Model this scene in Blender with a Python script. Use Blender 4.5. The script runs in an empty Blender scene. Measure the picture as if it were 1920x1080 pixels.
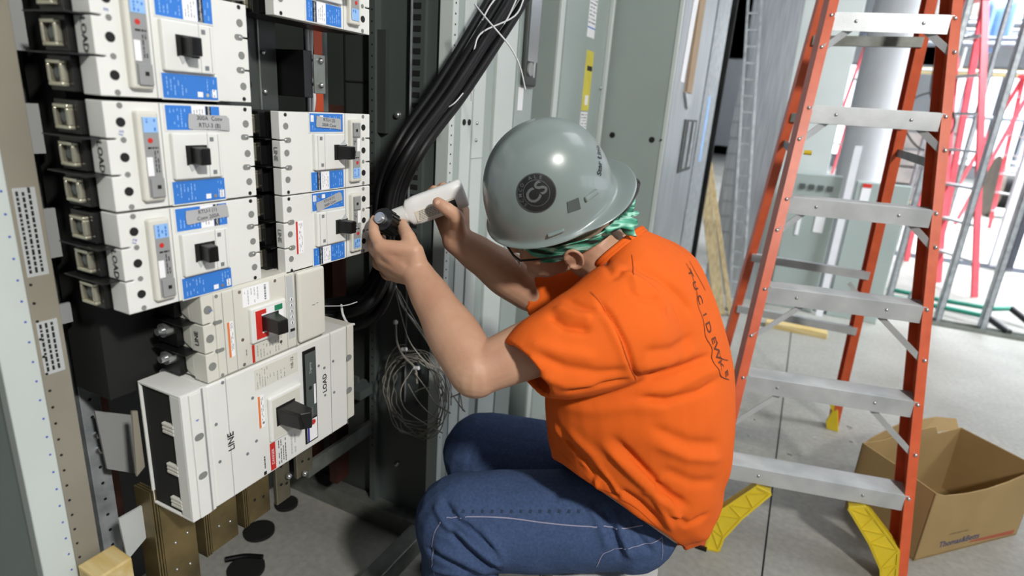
import bpy, bmesh, math, random
from mathutils import Vector as V, Matrix, noise
from mathutils.bvhtree import BVHTree
R = math.radians
random.seed(7)
sc = bpy.context.scene
COL = sc.collection

# ------------------------------------------------------------------ camera
F_PX, CX, CY = 1100.0, 960.0, 540.0
def _cam_axes():
    dx, dy = 700.0 - CX, 4100.0 - CY
    up = V((-dx, dy, F_PX)).normalized()
    yv = V((1510.0 - CX, 540.0 - 250.0, -F_PX)); yv = (yv - up * yv.dot(up)).normalized()
    xv = yv.cross(up)
    return Matrix((xv, yv, up))
CM = _cam_axes()
EYE = V((0, 0, 1.45))
cam_data = bpy.data.cameras.new('camera'); cam = bpy.data.objects.new('camera', cam_data); COL.objects.link(cam)
cam.matrix_world = Matrix.Translation(EYE) @ CM.to_4x4()
cam_data.sensor_width = 36.0; cam_data.lens = 36.0 * F_PX / 1920.0
cam_data.clip_start = 0.02; cam_data.clip_end = 200
cam_data.dof.use_dof = True; cam_data.dof.focus_distance = 1.2; cam_data.dof.aperture_fstop = 2.8
sc.camera = cam
def P(px, py, dep):
    """a point of the place that was measured in the photograph at this pixel and distance"""
    return EYE + (CM @ V((px - CX, -(py - CY), -F_PX))) * (dep / F_PX)
def ray(px, py): return (CM @ V((px - CX, -(py - CY), -F_PX))).normalized()
def onx(px, py, x):
    d = ray(px, py); return EYE + d * ((x - EYE.x) / d.x)
def ony(px, py, y):
    d = ray(px, py); return EYE + d * ((y - EYE.y) / d.y)

# ------------------------------------------------------------------ world, exposure, large lights
sc.view_settings.view_transform = 'Standard'; sc.view_settings.look = 'None'
sc.view_settings.gamma = 1.0; sc.view_settings.exposure = -0.58
sc.view_settings.use_curve_mapping = False
w = bpy.data.worlds.new('sky'); sc.world = w; w.use_nodes = True
w.node_tree.nodes['Background'].inputs[0].default_value = (0.86, 0.92, 1.0, 1)
w.node_tree.nodes['Background'].inputs[1].default_value = 4.0
def area(name, loc, target, size, power, color=(1, 1, 1), size_y=None, spread=None):
    l = bpy.data.lights.new(name, 'AREA'); l.energy = power; l.color = color; l.size = size
    if spread: l.spread = R(spread)
    if size_y: l.shape = 'RECTANGLE'; l.size_y = size_y
    o = bpy.data.objects.new(name, l); COL.objects.link(o); o.location = loc
    o.rotation_euler = (V(target) - V(loc)).to_track_quat('-Z', 'Y').to_euler()
    return o
area('work_light', (1.75, -0.55, 3.0), (-0.35, 1.2, 0.9), 0.22, 175, (1.0, 0.97, 0.92))
area('hall_fill_light', (2.0, 3.2, 5.4), (0.8, 3.6, 0), 2.5, 105, (0.93, 0.96, 1.0), 2.5)
area('hall_fill_light', (4.0, 10.5, 6.6), (4.0, 10.8, 0), 4, 2300, (0.88, 0.93, 1.0), 4, 95)  # added lamp, whitens the far floor and lifts the stud walls
area('hall_fill_light', (6.5, 18.0, 6.0), (6.5, 18.0, 0), 8, 9000, (0.88, 0.93, 1.0), 10, 120)
area('hall_fill_light', (5.6, 3.6, 5.6), (1.4, 6.8, 1.2), 1.6, 400, (0.93, 0.96, 1.0), 1.6, 78)  # added lamp with narrow spread, brightens studs and enclosures behind the ladder
area('hall_fill_light', (-0.2, -2.2, 4.4), (-0.4, 0.5, 0.8), 2.0, 7, (0.95, 0.98, 1.0), 2.0)  # added weak fill from above and behind the camera

# ------------------------------------------------------------------ materials
def lin(h):
    h = h.lstrip('#'); c = [int(h[i:i + 2], 16) / 255 for i in (0, 2, 4)]
    return tuple(x / 12.92 if x <= 0.04045 else ((x + 0.055) / 1.055) ** 2.4 for x in c) + (1,)
MATS = {}
def mat(name, hexc, rough=0.5, metal=0.0, var=0.08, nscale=8.0, bump=0.0, bscale=200.0, sss=0.0, spec=0.5, hex2=None, coat=0.0, stretch=None, detail=4):
    m = bpy.data.materials.new(name); m.use_nodes = True; nt = m.node_tree; b = nt.nodes['Principled BSDF']
    tc = nt.nodes.new('ShaderNodeTexCoord'); mp = nt.nodes.new('ShaderNodeMapping')
    nt.links.new(tc.outputs['Object'], mp.inputs[0])
    if stretch: mp.inputs['Scale'].default_value = stretch
    n = nt.nodes.new('ShaderNodeTexNoise'); n.inputs['Scale'].default_value = nscale; n.inputs['Detail'].default_value = detail
    nt.links.new(mp.outputs[0], n.inputs[0])
    mx = nt.nodes.new('ShaderNodeMix'); mx.data_type = 'RGBA'
    c = lin(hexc)
    if hex2: c1, c2 = c, lin(hex2)
    else:
        c1 = tuple(x * (1 - var) for x in c[:3]) + (1,); c2 = tuple(min(1, x * (1 + var)) for x in c[:3]) + (1,)
    mx.inputs[6].default_value = c1; mx.inputs[7].default_value = c2
    mr = nt.nodes.new('ShaderNodeMapRange'); mr.inputs[1].default_value = 0.3; mr.inputs[2].default_value = 0.7
    nt.links.new(n.outputs[0], mr.inputs[0]); nt.links.new(mr.outputs[0], mx.inputs[0])
    nt.links.new(mx.outputs[2], b.inputs['Base Color'])
    b.inputs['Roughness'].default_value = rough; b.inputs['Metallic'].default_value = metal
    b.inputs['Specular IOR Level'].default_value = spec
    if coat: b.inputs['Coat Weight'].default_value = coat
    if sss:
        b.inputs['Subsurface Weight'].default_value = sss; b.inputs['Subsurface Radius'].default_value = (0.01, 0.004, 0.002); b.inputs['Subsurface Scale'].default_value = 0.6
    if bump:
        n2 = nt.nodes.new('ShaderNodeTexNoise'); n2.inputs['Scale'].default_value = bscale; n2.inputs['Detail'].default_value = 3
        nt.links.new(mp.outputs[0], n2.inputs[0])
        bp = nt.nodes.new('ShaderNodeBump'); bp.inputs['Strength'].default_value = bump; bp.inputs['Distance'].default_value = 0.002
        nt.links.new(n2.outputs[0], bp.inputs['Height']); nt.links.new(bp.outputs[0], b.inputs['Normal'])
    MATS[name] = m
    return m
M_white = mat('breaker_white_plastic', '#d9dad6', 0.42, var=0.03)
M_beige = mat('breaker_beige_plastic', '#cdccc2', 0.45, var=0.03)
M_bgrey = mat('breaker_grey_plastic', '#8e9090', 0.45, var=0.04)
M_lgrey = mat('light_grey_plastic', '#b3b7b7', 0.5, var=0.04)
M_black = mat('black_plastic', '#0c0c0d', 0.4, var=0.1)
M_hole = mat('hole_shadow_grey', '#7b7d79', 0.7)
M_dhole = mat('hole_black', '#101010', 0.8)
M_blue = mat('label_blue', '#2f74c8', 0.5, var=0.04)
M_lblue = mat('label_light_blue', '#8db6e6', 0.5, var=0.04)
M_paper = mat('paper_white', '#e9eaec', 0.6, var=0.03)
M_ink = mat('print_black', '#151618', 0.6)
M_inkg = mat('print_grey', '#73787c', 0.6)
M_red = mat('print_red', '#c22a22', 0.5)
M_orange = mat('label_orange', '#d9793f', 0.5)
M_green = mat('print_green', '#1c7a55', 0.5)
M_tape = mat('grey_label_tape', '#a6a8a9', 0.5, var=0.06)
M_pen = mat('blue_pen', '#4b5fb5', 0.6)
M_tin = mat('tinned_lug_metal', '#c8c4b0', 0.3, 0.85)
M_brass = mat('brassy_bus_bar', '#958258', 0.42, 0.7, nscale=14, hex2='#5c533c')
M_copper = mat('copper_bar_oxide', '#5a3328', 0.5, 0.5, nscale=6, hex2='#33211c')
M_gpaint = mat('grey_enamel_paint', '#9aa6a2', 0.38, var=0.05, nscale=3)
M_gpaint2 = mat('pale_enamel_paint', '#c3cbc8', 0.4, var=0.05, nscale=3)
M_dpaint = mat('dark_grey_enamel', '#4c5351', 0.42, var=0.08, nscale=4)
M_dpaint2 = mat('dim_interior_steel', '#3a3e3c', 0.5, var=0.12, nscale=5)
M_galv = mat('galvanised_steel', '#b4b9bc', 0.4, 0.4, nscale=25, hex2='#8b9195')
M_galvd = mat('dull_galvanised_steel', '#8c908c', 0.45, 0.6, nscale=20, hex2='#73776f')
M_alu = mat('brushed_aluminium', '#c4c9cd', 0.28, 0.6, nscale=6, hex2='#a4abb1', stretch=(14, 14, 0.5))
M_alul = mat('ladder_aluminium', '#cfd2d3', 0.42, 0.35, nscale=10, hex2='#b4b8ba', bump=0.1)
M_fib = mat('orange_fibreglass', '#d9623a', 0.42, nscale=20, hex2='#c9552f', bump=0.08, bscale=120)
M_fibr = mat('red_fibreglass', '#dd5560', 0.45, nscale=10, hex2='#cf4a55')
M_yel = mat('yellow_plastic', '#d9c02c', 0.45, nscale=10, hex2='#cdb41f')
M_card = mat('corrugated_cardboard', '#a48a5c', 0.8, nscale=6, hex2='#9a8054', bump=0.15, bscale=60)
M_cardin = mat('cardboard_inside', '#9c8355', 0.85, nscale=6, hex2='#8f774c')
M_wood = mat('pale_pine_timber', '#bfae86', 0.65, nscale=5, hex2='#9c8a64', stretch=(14, 14, 1.0), bump=0.2, bscale=40)
M_woody = mat('yellow_pine_timber', '#cdbd90', 0.65, nscale=5, hex2='#b89c58', stretch=(1.0, 10, 10))
M_cable = mat('black_cable_rubber', '#070708', 0.5, var=0.2, spec=0.3)
M_wire = mat('pale_wire_insulation', '#8f8a80', 0.45, nscale=12, hex2='#6d6a63')
M_wirew = mat('white_tie_plastic', '#c9cacb', 0.4)
M_beigew = mat('beige_painted_steel', '#8f8a7c', 0.6, nscale=4, hex2='#7d796c')
M_yst = mat('yellow_sticker', '#dbcf4e', 0.5, nscale=20, hex2='#cbbf45')
M_tan = mat('tan_strip', '#9c8468', 0.6)
M_bolt = mat('zinc_bolt', '#c3c6c6', 0.25, 0.9)
M_tarp = mat('blue_tarp', '#8db0dd', 0.6)
M_drywall = mat('pale_drywall', '#dcdee2', 0.8, var=0.04)
M_teal = mat('teal_green_steel', '#1f7f6a', 0.45)
M_dwood = mat('brown_reel_wood', '#6c6358', 0.7, nscale=4, hex2='#57504a')
M_pink = mat('pale_red_fibreglass', '#e2808a', 0.5)

# ------------------------------------------------------------------ mesh building helpers
# names of small repeated parts: every piece becomes an object of its own
EACH = set('phase_barrier bolt screw rivet drilled_hole access_hole screw_hole cover_screw rail_rivet step_rivet setting_dial grommet_hole mounting_hole strip_label copper_bar handle_grip block_course line_scallop terminal_block vent_blade'.split())
class MB:
    def __init__(s): s.v = []; s.f = []; s.sm = []; s.M = Matrix(); s.pc = []; s.dep = 0; s.cur = 0
    def add(s, vs, fs, smooth=False):
        n = len(s.v); s.v += [s.M @ V(p) for p in vs]; s.f += [tuple(i + n for i in f) for f in fs]; s.sm += [smooth] * len(fs); s.pc += [s.cur] * len(fs)
        if s.dep == 0: s.cur += 1
        return s
    def box(s, a, b):
        x0, x1 = sorted((a[0], b[0])); y0, y1 = sorted((a[1], b[1])); z0, z1 = sorted((a[2], b[2]))
        return s.add([(x, y, z) for x in (x0, x1) for y in (y0, y1) for z in (z0, z1)],
                     [(0, 1, 3, 2), (4, 6, 7, 5), (0, 4, 5, 1), (2, 3, 7, 6), (0, 2, 6, 4), (1, 5, 7, 3)])
    def beam(s, p0, p1, wx, wy, side=None):
        """rectangular bar from p0 to p1; side = the direction of wx"""
        p0, p1 = V(p0), V(p1); d = (p1 - p0).normalized()
        sd = V(side) if side else V((1, 0, 0))
        sd = sd - d * sd.dot(d)
        if sd.length < 1e-4: sd = d.orthogonal()
        sd.normalize(); t = d.cross(sd)
        vs = [p + sd * (a * wx / 2) + t * (b * wy / 2) for p in (p0, p1) for a, b in ((-1, -1), (1, -1), (1, 1), (-1, 1))]
        return s.add(vs, [(3, 2, 1, 0), (4, 5, 6, 7), (0, 1, 5, 4), (1, 2, 6, 5), (2, 3, 7, 6), (3, 0, 4, 7)])
    def channel(s, p0, p1, web, flange, th, side, normal_in):
        """C channel: web width along side, flanges reach along normal_in"""
        p0, p1 = V(p0), V(p1); sd = V(side).normalized(); ni = V(normal_in).normalized()
        s.beam(p0 + ni * th / 2, p1 + ni * th / 2, web, th, sd)
        for k in (-1, 1):
            o = sd * (k * (web - th) / 2) + ni * (flange / 2)
            s.beam(p0 + o, p1 + o, th, flange, sd)
        return s
    def tube(s, pts, r, n=10, cap=True, squash=None):
        pts = [V(p) for p in pts]; rs = r if isinstance(r, (list, tuple)) else [r] * len(pts)
        vs = []; up = None
        for i, p in enumerate(pts):
            t = (pts[min(i + 1, len(pts) - 1)] - pts[max(i - 1, 0)]).normalized()
            if up is None: up = t.orthogonal().normalized()
            up = (up - t * up.dot(t)).normalized(); w_ = t.cross(up)
            for k in range(n):
                a = 2 * math.pi * k / n
                vs.append(p + (up * math.cos(a) + w_ * math.sin(a)) * rs[i])
        fs = [(i * n + k, i * n + (k + 1) % n, (i + 1) * n + (k + 1) % n, (i + 1) * n + k) for i in range(len(pts) - 1) for k in range(n)]
        s.add(vs, fs, True)
        if cap:
            s.add(vs[:n], [tuple(reversed(range(n)))]); s.add(vs[-n:], [tuple(range(n))])
        return s
    def cyl(s, p0, p1, r, n=16, r1=None): return s.tube([p0, p1], [r, r if r1 is None else r1], n)
    def prism(s, poly, ext):
        """poly = list of 3d points (planar), ext = extrusion vector"""
        n = len(poly); e = V(ext); vs = [V(p) for p in poly] + [V(p) + e for p in poly]
        nrm = V((0, 0, 0))
        for i in range(n): nrm += V(poly[i]).cross(V(poly[(i + 1) % n]))
        fl = nrm.dot(e) > 0
        fs = [tuple(range(n)), tuple(reversed(range(n, 2 * n)))] + [(i, i + n, (i + 1) % n + n, (i + 1) % n) for i in range(n)]
        if fl: fs = [tuple(reversed(f)) for f in fs]
        return s.add(vs, fs)
    def disc(s, c, nrm, r, n=16, th=0.0006):
        nrm = V(nrm).normalized(); return s.cyl(V(c) - nrm * th * 0.2, V(c) + nrm * th, r, n)
    def dome(s, c, nrm, r, h, n=12):
        nrm = V(nrm).normalized(); pts = [V(c) + nrm * h * t for t in (0, 0.4, 0.75, 0.95, 1.0)]
        return s.tube(pts, [r, r * 0.92, r * 0.7, r * 0.35, r * 0.02], n)
    def build(s, name, m, parent=None, bevel=0.0, seg=2, smooth=False):
        if name in EACH and len(set(s.pc)) > 1:
            first = None
            for q in sorted(set(s.pc)):
                t = MB(); ids = [i for i, c in enumerate(s.pc) if c == q]; used = sorted({v for i in ids for v in s.f[i]}); mp = {v: k for k, v in enumerate(used)}
                t.v = [s.v[v] for v in used]; t.f = [tuple(mp[v] for v in s.f[i]) for i in ids]; t.sm = [s.sm[i] for i in ids]; t.pc = [0] * len(ids)
                o = t.build(name, m, parent, bevel, seg, smooth); first = first or o
            return first
        me = bpy.data.meshes.new(name); me.from_pydata([tuple(v) for v in s.v], [], s.f)
        for p, k in zip(me.polygons, s.sm): p.use_smooth = k or smooth
        me.materials.append(m); me.update()
        o = bpy.data.objects.new(name, me); COL.objects.link(o)
        if parent: o.parent = parent
        if bevel:
            b = o.modifiers.new('bevel', 'BEVEL'); b.width = bevel; b.segments = seg; b.limit_method = 'ANGLE'; b.angle_limit = R(40)
        return o
def _piece(fn):
    def g(s, *a, **k):
        s.dep += 1; r = fn(s, *a, **k); s.dep -= 1
        if s.dep == 0: s.cur += 1
        return r
    return g
for _n in ('box', 'beam', 'channel', 'tube', 'cyl', 'prism', 'disc', 'dome'): setattr(MB, _n, _piece(getattr(MB, _n)))
def tag(o, label, cat, group=None, kind=None):
    if label: o['label'] = label
    if cat: o['category'] = cat
    if group: o['group'] = group
    if kind: o['kind'] = kind
    return o
def struct(o): o['kind'] = 'structure'; return o
def empty(name, loc, label, cat, group=None, rot=(0, 0, 0)):
    o = bpy.data.objects.new(name, None); COL.objects.link(o); o.location = loc; o.rotation_euler = rot
    o.empty_display_size = 0.05
    return tag(o, label, cat, group)
def copy_tree(o, parent=None):
    c = o.copy(); COL.objects.link(c)
    if parent: c.parent = parent
    for ch in list(o.children): copy_tree(ch, c)
    return c
def text(name, s_, size, m, parent, org, xd, yd, bold=0.0, lift=0.0006, align='CENTER'):
    cu = bpy.data.curves.new('t', 'FONT'); cu.body = s_; cu.size = size; cu.align_x = align; cu.align_y = 'CENTER'; cu.offset = bold; cu.resolution_u = 2
    to = bpy.data.objects.new('t', cu); COL.objects.link(to)
    me = bpy.data.meshes.new_from_object(to); bpy.data.objects.remove(to); bpy.data.curves.remove(cu)
    xd, yd = V(xd).normalized(), V(yd).normalized(); n = xd.cross(yd); org = V(org) + n * lift
    for v in me.vertices: v.co = org + xd * v.co.x + yd * v.co.y
    me.name = name; me.materials.clear(); me.materials.append(m); me.update()
    o = bpy.data.objects.new(name, me); COL.objects.link(o)
    if parent: o.parent = parent
    return o
def spline(pts, n=8):
    pts = [V(p) for p in pts]; out = []
    q = [pts[0] * 2 - pts[1]] + pts + [pts[-1] * 2 - pts[-2]]
    for i in range(1, len(q) - 2):
        for k in range(n):
            t = k / n; a, b, c, d = q[i - 1], q[i], q[i + 1], q[i + 2]
            out.append(0.5 * ((2 * b) + (c - a) * t + (2 * a - 5 * b + 4 * c - d) * t * t + (3 * b - a - 3 * c + d) * t ** 3))
    out.append(pts[-1]); return out
# ------------------------------------------------------------------ the hall: floor, walls, ceiling
def concrete():
    m = bpy.data.materials.new('concrete_floor'); m.use_nodes = True; nt = m.node_tree; b = nt.nodes['Principled BSDF']
    tc = nt.nodes.new('ShaderNodeTexCoord')
    def nz(sc_, det, lo, hi):
        n = nt.nodes.new('ShaderNodeTexNoise'); n.inputs['Scale'].default_value = sc_; n.inputs['Detail'].default_value = det
        nt.links.new(tc.outputs['Object'], n.inputs[0]); r = nt.nodes.new('ShaderNodeMapRange'); r.inputs[1].default_value = lo; r.inputs[2].default_value = hi
        nt.links.new(n.outputs[0], r.inputs[0]); return r
    a = nz(1.6, 6, 0.3, 0.7); c = nz(45, 5, 0.25, 0.75)
    m1 = nt.nodes.new('ShaderNodeMix'); m1.data_type = 'RGBA'; m1.inputs[6].default_value = lin('#8d8c84'); m1.inputs[7].default_value = lin('#a8a7a0')
    nt.links.new(a.outputs[0], m1.inputs[0])
    m2 = nt.nodes.new('ShaderNodeMix'); m2.data_type = 'RGBA'; m2.blend_type = 'MULTIPLY'; m2.inputs[0].default_value = 0.25
    nt.links.new(m1.outputs[2], m2.inputs[6]); nt.links.new(c.outputs[0], m2.inputs[7]); nt.links.new(m2.outputs[2], b.inputs['Base Color'])
    b.inputs['Roughness'].default_value = 0.5
    bp = nt.nodes.new('ShaderNodeBump'); bp.inputs['Strength'].default_value = 0.15; bp.inputs['Distance'].default_value = 0.003
    nt.links.new(c.outputs[0], bp.inputs['Height']); nt.links.new(bp.outputs[0], b.inputs['Normal'])
    return m
M_conc = concrete()
struct(MB().box((-6, -5, -0.1), (26, 34, 0)).build('floor', M_conc))
# saw-cut control joints
j = MB()
j.beam((0.115, -1, 0.0004), (0.19, 5.05, 0.0004), 0.006, 0.001, (1, 0, 0))
j.beam((3.2, -1, 0.0004), (3.2, 30, 0.0004), 0.006, 0.001, (1, 0, 0))
struct(j.build('trim_1', M_dhole))
struct(MB().box((-6, -5, 7.2), (26, 34, 7.3)).build('ceiling', mat('deck_grey', '#b9bdc4', 0.7)))
M_wall = mat('pale_block_wall', '#b9bcc0', 0.85, var=0.04)
M_back = mat('dim_brick_wall', '#4a4845', 0.9)
struct(MB().box((-6.1, -5, 0), (-6, 34, 7.2)).build('wall_left', M_wall))
struct(MB().box((-6, -5.1, 0), (26, -5, 7.2)).build('wall_front', M_wall))
# far wall with large bright window openings: piers, sill and head
wb = MB()
xs = [-6, -0.5, 3.6, 4.4, 8.6, 9.5, 13.5, 14.5, 19, 20, 25, 26]
for i in range(0, len(xs), 2): wb.box((xs[i], 29.8, 0), (xs[i + 1], 30.1, 7.2))
wb.box((-6, 29.8, 0), (26, 30.1, 0.4)); wb.box((-6, 29.8, 4.2), (26, 30.1, 7.2))
struct(wb.build('wall_back', M_wall))
M_frame = mat('grey_window_frame', '#7a7f88', 0.5)
for k, (a, b_) in enumerate([(-0.5, 3.6), (4.4, 8.6), (9.5, 13.5), (14.5, 19), (20, 25)]):
    f = MB()
    for q in range(5):
        x = a + (b_ - a) * q / 4; f.box((x - 0.05, 29.85, 0.4), (x + 0.05, 29.95, 4.2))
    for z in (0.43, 2.3, 4.17): f.box((a, 29.85, z - 0.05), (b_, 29.95, z + 0.05))
    struct(f.build('window_%d' % (k + 1), M_frame))
# right side wall with tall openings that let daylight in
wr = MB(); ys = [-5, 1.0, 6, 7, 12, 13, 18, 19, 24, 25, 30]
for i in range(0, len(ys) - 1, 2): wr.box((25.9, ys[i], 0), (26.1, ys[i + 1], 7.2))
wr.box((25.9, -5, 5.2), (26.1, 30, 7.2))
struct(wr.build('wall_right', M_wall))

# roof joists and ducts
M_joist = mat('grey_bar_joist', '#6f7480', 0.6)
for k in range(9):
    y = 6.5 + k * 2.6; t = MB()
    t.box((-6, y - 0.05, 6.95), (26, y + 0.05, 7.05)); t.box((-6, y - 0.05, 6.3), (26, y + 0.05, 6.38))
    for q in range(40):
        x = -6 + q * 0.8; t.beam((x, y, 6.35), (x + 0.4, y, 7.0), 0.03, 0.03); t.beam((x + 0.4, y, 7.0), (x + 0.8, y, 6.35), 0.03, 0.03)
    tag(t.build('roof_joist', M_joist), 'grey open-web steel roof joist crossing under the hall ceiling', 'roof joist', 'roof joists over the hall')
M_duct = mat('galvanised_duct', '#b4b9c2', 0.5, 0.3)
for (x0, x1, y, z, r) in [(2.2, 9, 14, 5.3, 0.3), (1.2, 12, 20, 4.9, 0.42)]:
    d = MB().cyl((x0, y, z), (x1, y, z), r, 20)
    q = x0
    while q < x1: d.cyl((q, y, z), (q + 0.05, y, z), r + 0.03, 20); q += 1.2
    for q in (x0 + 0.7, x1 - 1): d.beam((q, y, z), (q, y, 7.2), 0.03, 0.03)
    tag(d.build('air_duct', M_duct), 'galvanised round air duct hung from the roof %s' % ('in front of the second joists' if y == 14 else 'further back over the hall'), 'air duct')
for k, (x0, x1, y, z) in enumerate([(1.5, 14, 11, 3.6), (1.0, 14, 13, 3.0), (1.6, 16, 17, 3.9), (0.5, 16, 23, 4.4)]):
    d = MB().cyl((x0, y, z), (x1, y, z), 0.05, 10).cyl((x0, y + .2, z + .12), (x1, y + .2, z + .12), 0.035, 10)
    for q in range(4):
        x = x0 + 0.5 + q * 3; d.beam((x, y, z), (x, y, 7.2), 0.015, 0.015)
        d.box((x - .05, y - .1, z - .07), (x + .05, y + .3, z - .04))
    tag(d.build('pipe_run', M_joist), 'pair of thin grey pipes hung on rods below the roof, %s' % ['nearest run', 'lowest run', 'third run back', 'farthest run'][k], 'pipes')

# hall columns
for k, (x, y) in enumerate([(6.9, 13.0), (10.5, 13.5), (2.1, 21.0), (9.5, 21.0)]):
    c_ = MB().beam((x, y, 0), (x, y, 7.2), 0.28, 0.03).beam((x, y - .13, 0), (x, y - .13, 7.2), 0.28, 0.025).beam((x, y + .13, 0), (x, y + .13, 7.2), 0.28, 0.025)
    c_.box((x - .25, y - .25, 0), (x + .25, y + .25, 0.03))
    tag(c_.build('steel_column', M_joist), 'grey steel column of the hall, %s' % ['near left', 'near right', 'far left', 'far right'][k], 'column', 'hall columns')

# ------------------------------------------------------------------ stud walls beyond the ladder
def stud(x, y, z1=3.2, wdt=0.04, dep=0.09, lab='', name='metal_stud', m=None):
    b = MB().channel((x, y, 0), (x, y, z1), wdt * 1.0, dep, 0.004, (1, 0, 0), (0, 1, 0))
    return tag(b.build(name, m or M_galv), lab, 'stud', 'studs of the unfinished partition')
tk = MB(); tk.channel((0.0, 5.6, 0), (7.5, 5.6, 0), 0.1, 0.035, 0.003, (0, 1, 0), (0, 0, 1))
tag(tk.build('floor_track', M_galvd), 'galvanised floor track of the unfinished partition behind the ladder', 'track')
tk = MB(); tk.channel((0.0, 5.6, 3.2), (7.5, 5.6, 3.2), 0.1, 0.035, 0.003, (0, 1, 0), (0, 0, -1))
tag(tk.build('ceiling_track', M_galvd), 'top track of the unfinished partition above the studs', 'track')
for k, (x, l) in enumerate([(0.89, 'galvanised stud just right of the leaning grey enclosure cover'), (1.26, 'galvanised stud right of the orange ladder, nearer to it'), (1.56, 'galvanised stud at the right edge of the photo, second right of the ladder'),
                            (2.1, 'galvanised stud third right of the orange ladder'), (2.7, 'galvanised stud fourth right of the orange ladder'), (3.3, 'galvanised stud fifth right of the orange ladder')]):
    stud(x, 5.6, lab=l)
tk = MB(); tk.channel((0.6, 8.7, 0), (9, 8.7, 0), 0.12, 0.035, 0.003, (0, 1, 0), (0, 0, 1))
tag(tk.build('floor_track', M_joist), 'dark floor track of the second partition farther back', 'track')
M_sdark = mat('dark_stud_edge', '#3b3f49', 0.5)
c_ = MB().box((2.28, 8.66, 0), (2.44, 8.76, 3.4)); o = empty('door_post', (0, 0, 0), 'tall pale post with a dark edge in the second partition', 'post')
c_.build('post_face', M_drywall, o); MB().box((2.44, 8.64, 0), (2.5, 8.78, 3.4)).build('dark_edge', M_sdark, o)
for k, x in enumerate([1.3, 1.75, 3.0, 3.7, 4.4]):
    tag(MB().channel((x, 8.7, 0), (x, 8.7, 3.4), 0.04, 0.1, 0.004, (1, 0, 0), (0, 1, 0)).build('metal_stud', M_galv), 'thin galvanised stud in the second partition, %s' % ['left end', 'left of the dark-edged post', 'just right of the dark-edged post', 'second right of the dark-edged post', 'far right'][k], 'stud', 'studs of the second partition')

# grey tall panel and pale drywall behind the ladder
tag(MB().box((-0.22, 5.44, 0), (0.22, 5.5, 2.9)).build('tall_panel', M_gpaint2, bevel=0.004), 'tall pale grey steel panel standing behind the upper left of the orange ladder', 'panel')
tag(MB().cyl((0.52, 6.3, 0), (0.52, 6.3, 7.0), 0.2, 28).build('round_column', M_drywall), 'pale round column between the tall grey panel and the red ladders', 'column')

# ladders far behind
def far_ladder(name, label, base, top, back, width, m, sd=(1, 0, 0), steps=7):
    o = empty(name, base, label, 'ladder'); b0 = V(base)
    base, top, back = V((0, 0, 0)), V(top) - b0, V(back) - b0; sd = V(sd).normalized()
    for nm, bs in (('front_rails', base), ('rear_rails', back)):
        for k in (-1, 1):
            MB().beam(bs + sd * width / 2 * k, top + sd * width / 3.2 * k, 0.022, 0.06, sd).build('rail', m, o)
    for i in range(1, steps + 1):
        t = i / (steps + 1); c = base.lerp(top, t); wd = width * (1 - t) + width / 1.6 * t
        MB().beam(c - sd * wd / 2, c + sd * wd / 2, 0.08, 0.025, (0, 1, 0)).build('step', M_alul, o)
    MB().beam(top - sd * width / 2.6, top + sd * width / 2.6, 0.14, 0.06, (0, 1, 0)).build('top_cap', m, o)
    return o
far_ladder('step_ladder', 'red fibreglass stepladder seen just right of the orange ladder', (1.66, 7.1, 0), (1.15, 7.2, 2.7), (1.5, 8.1, 0), 0.5, M_fibr, (0.5, -1, 0))
far_ladder('step_ladder', 'red fibreglass stepladder seen through the upper steps of the orange ladder', (0.42, 9.4, 0), (0.75, 9.6, 3.4), (0.7, 10.8, 0), 0.5, M_fibr, (1, -0.3, 0))
far_ladder('step_ladder', 'small distant red stepladder near the bright windows', (3.3, 12.6, 0), (3.1, 12.7, 2.5), (2.6, 13.0, 0), 0.5, M_fibr, (0.4, -1, 0))
# loose loop of dark cable hanging beside the red ladder
lp = [P(1756, 170, 5.4), P(1715, 185, 5.4), P(1695, 225, 5.4), P(1708, 262, 5.4), P(1735, 282, 5.4), P(1770, 265, 5.4), P(1790, 230, 5.45), P(1775, 190, 5.45), P(1745, 178, 5.45), P(1762, 60, 5.5), P(1768, -60, 5.5)]
tag(MB().tube(spline(lp), 0.008, 8).build('hanging_cable', M_cable), 'thin dark cable looped and hanging beside the red ladder', 'cable')

# teal pipe cart lying on the floor
o = empty('pipe_cart', (0.95, 5.75, 0), 'teal steel pipe frame with black handles lying on the floor beyond the ladder', 'cart')
def L_(*p): return [V(q) - V((0.95, 5.75, 0)) for q in p]
MB().tube(L_((0.97, 6.35, 0.06), (1.35, 6.2, 0.07), (1.7, 6.05, 0.1), (1.84, 6.1, 0.12)), 0.02, 10).tube(L_((0.95, 6.08, 0.05), (1.3, 5.98, 0.06), (1.62, 5.82, 0.08)), 0.02, 10).build('frame_tube', M_teal, o)
MB().tube(L_((0.82, 6.3, 0.03), (0.82, 6.3, 0.28), (0.92, 6.28, 0.28), (0.92, 6.28, 0.03)), 0.02, 10).tube(L_((0.86, 6.36, 0.15), (0.86, 6.0, 0.1)), 0.018).build('foot_bracket', M_teal, o)
MB().cyl(*L_((1.62, 5.82, 0.08), (1.73, 5.62, 0.03)), 0.026).cyl(*L_((1.84, 6.1, 0.12), (1.95, 5.98, 0.05)), 0.026).build('handle_grip', M_black, o)
MB().tube(L_((1.12, 6.2, 0.0), (1.2, 6.2, 0.3)), 0.015).tube(L_((1.2, 6.0, 0.02), (1.2, 6.25, 0.02)), 0.015).build('cross_strut', M_galv, o)

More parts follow.
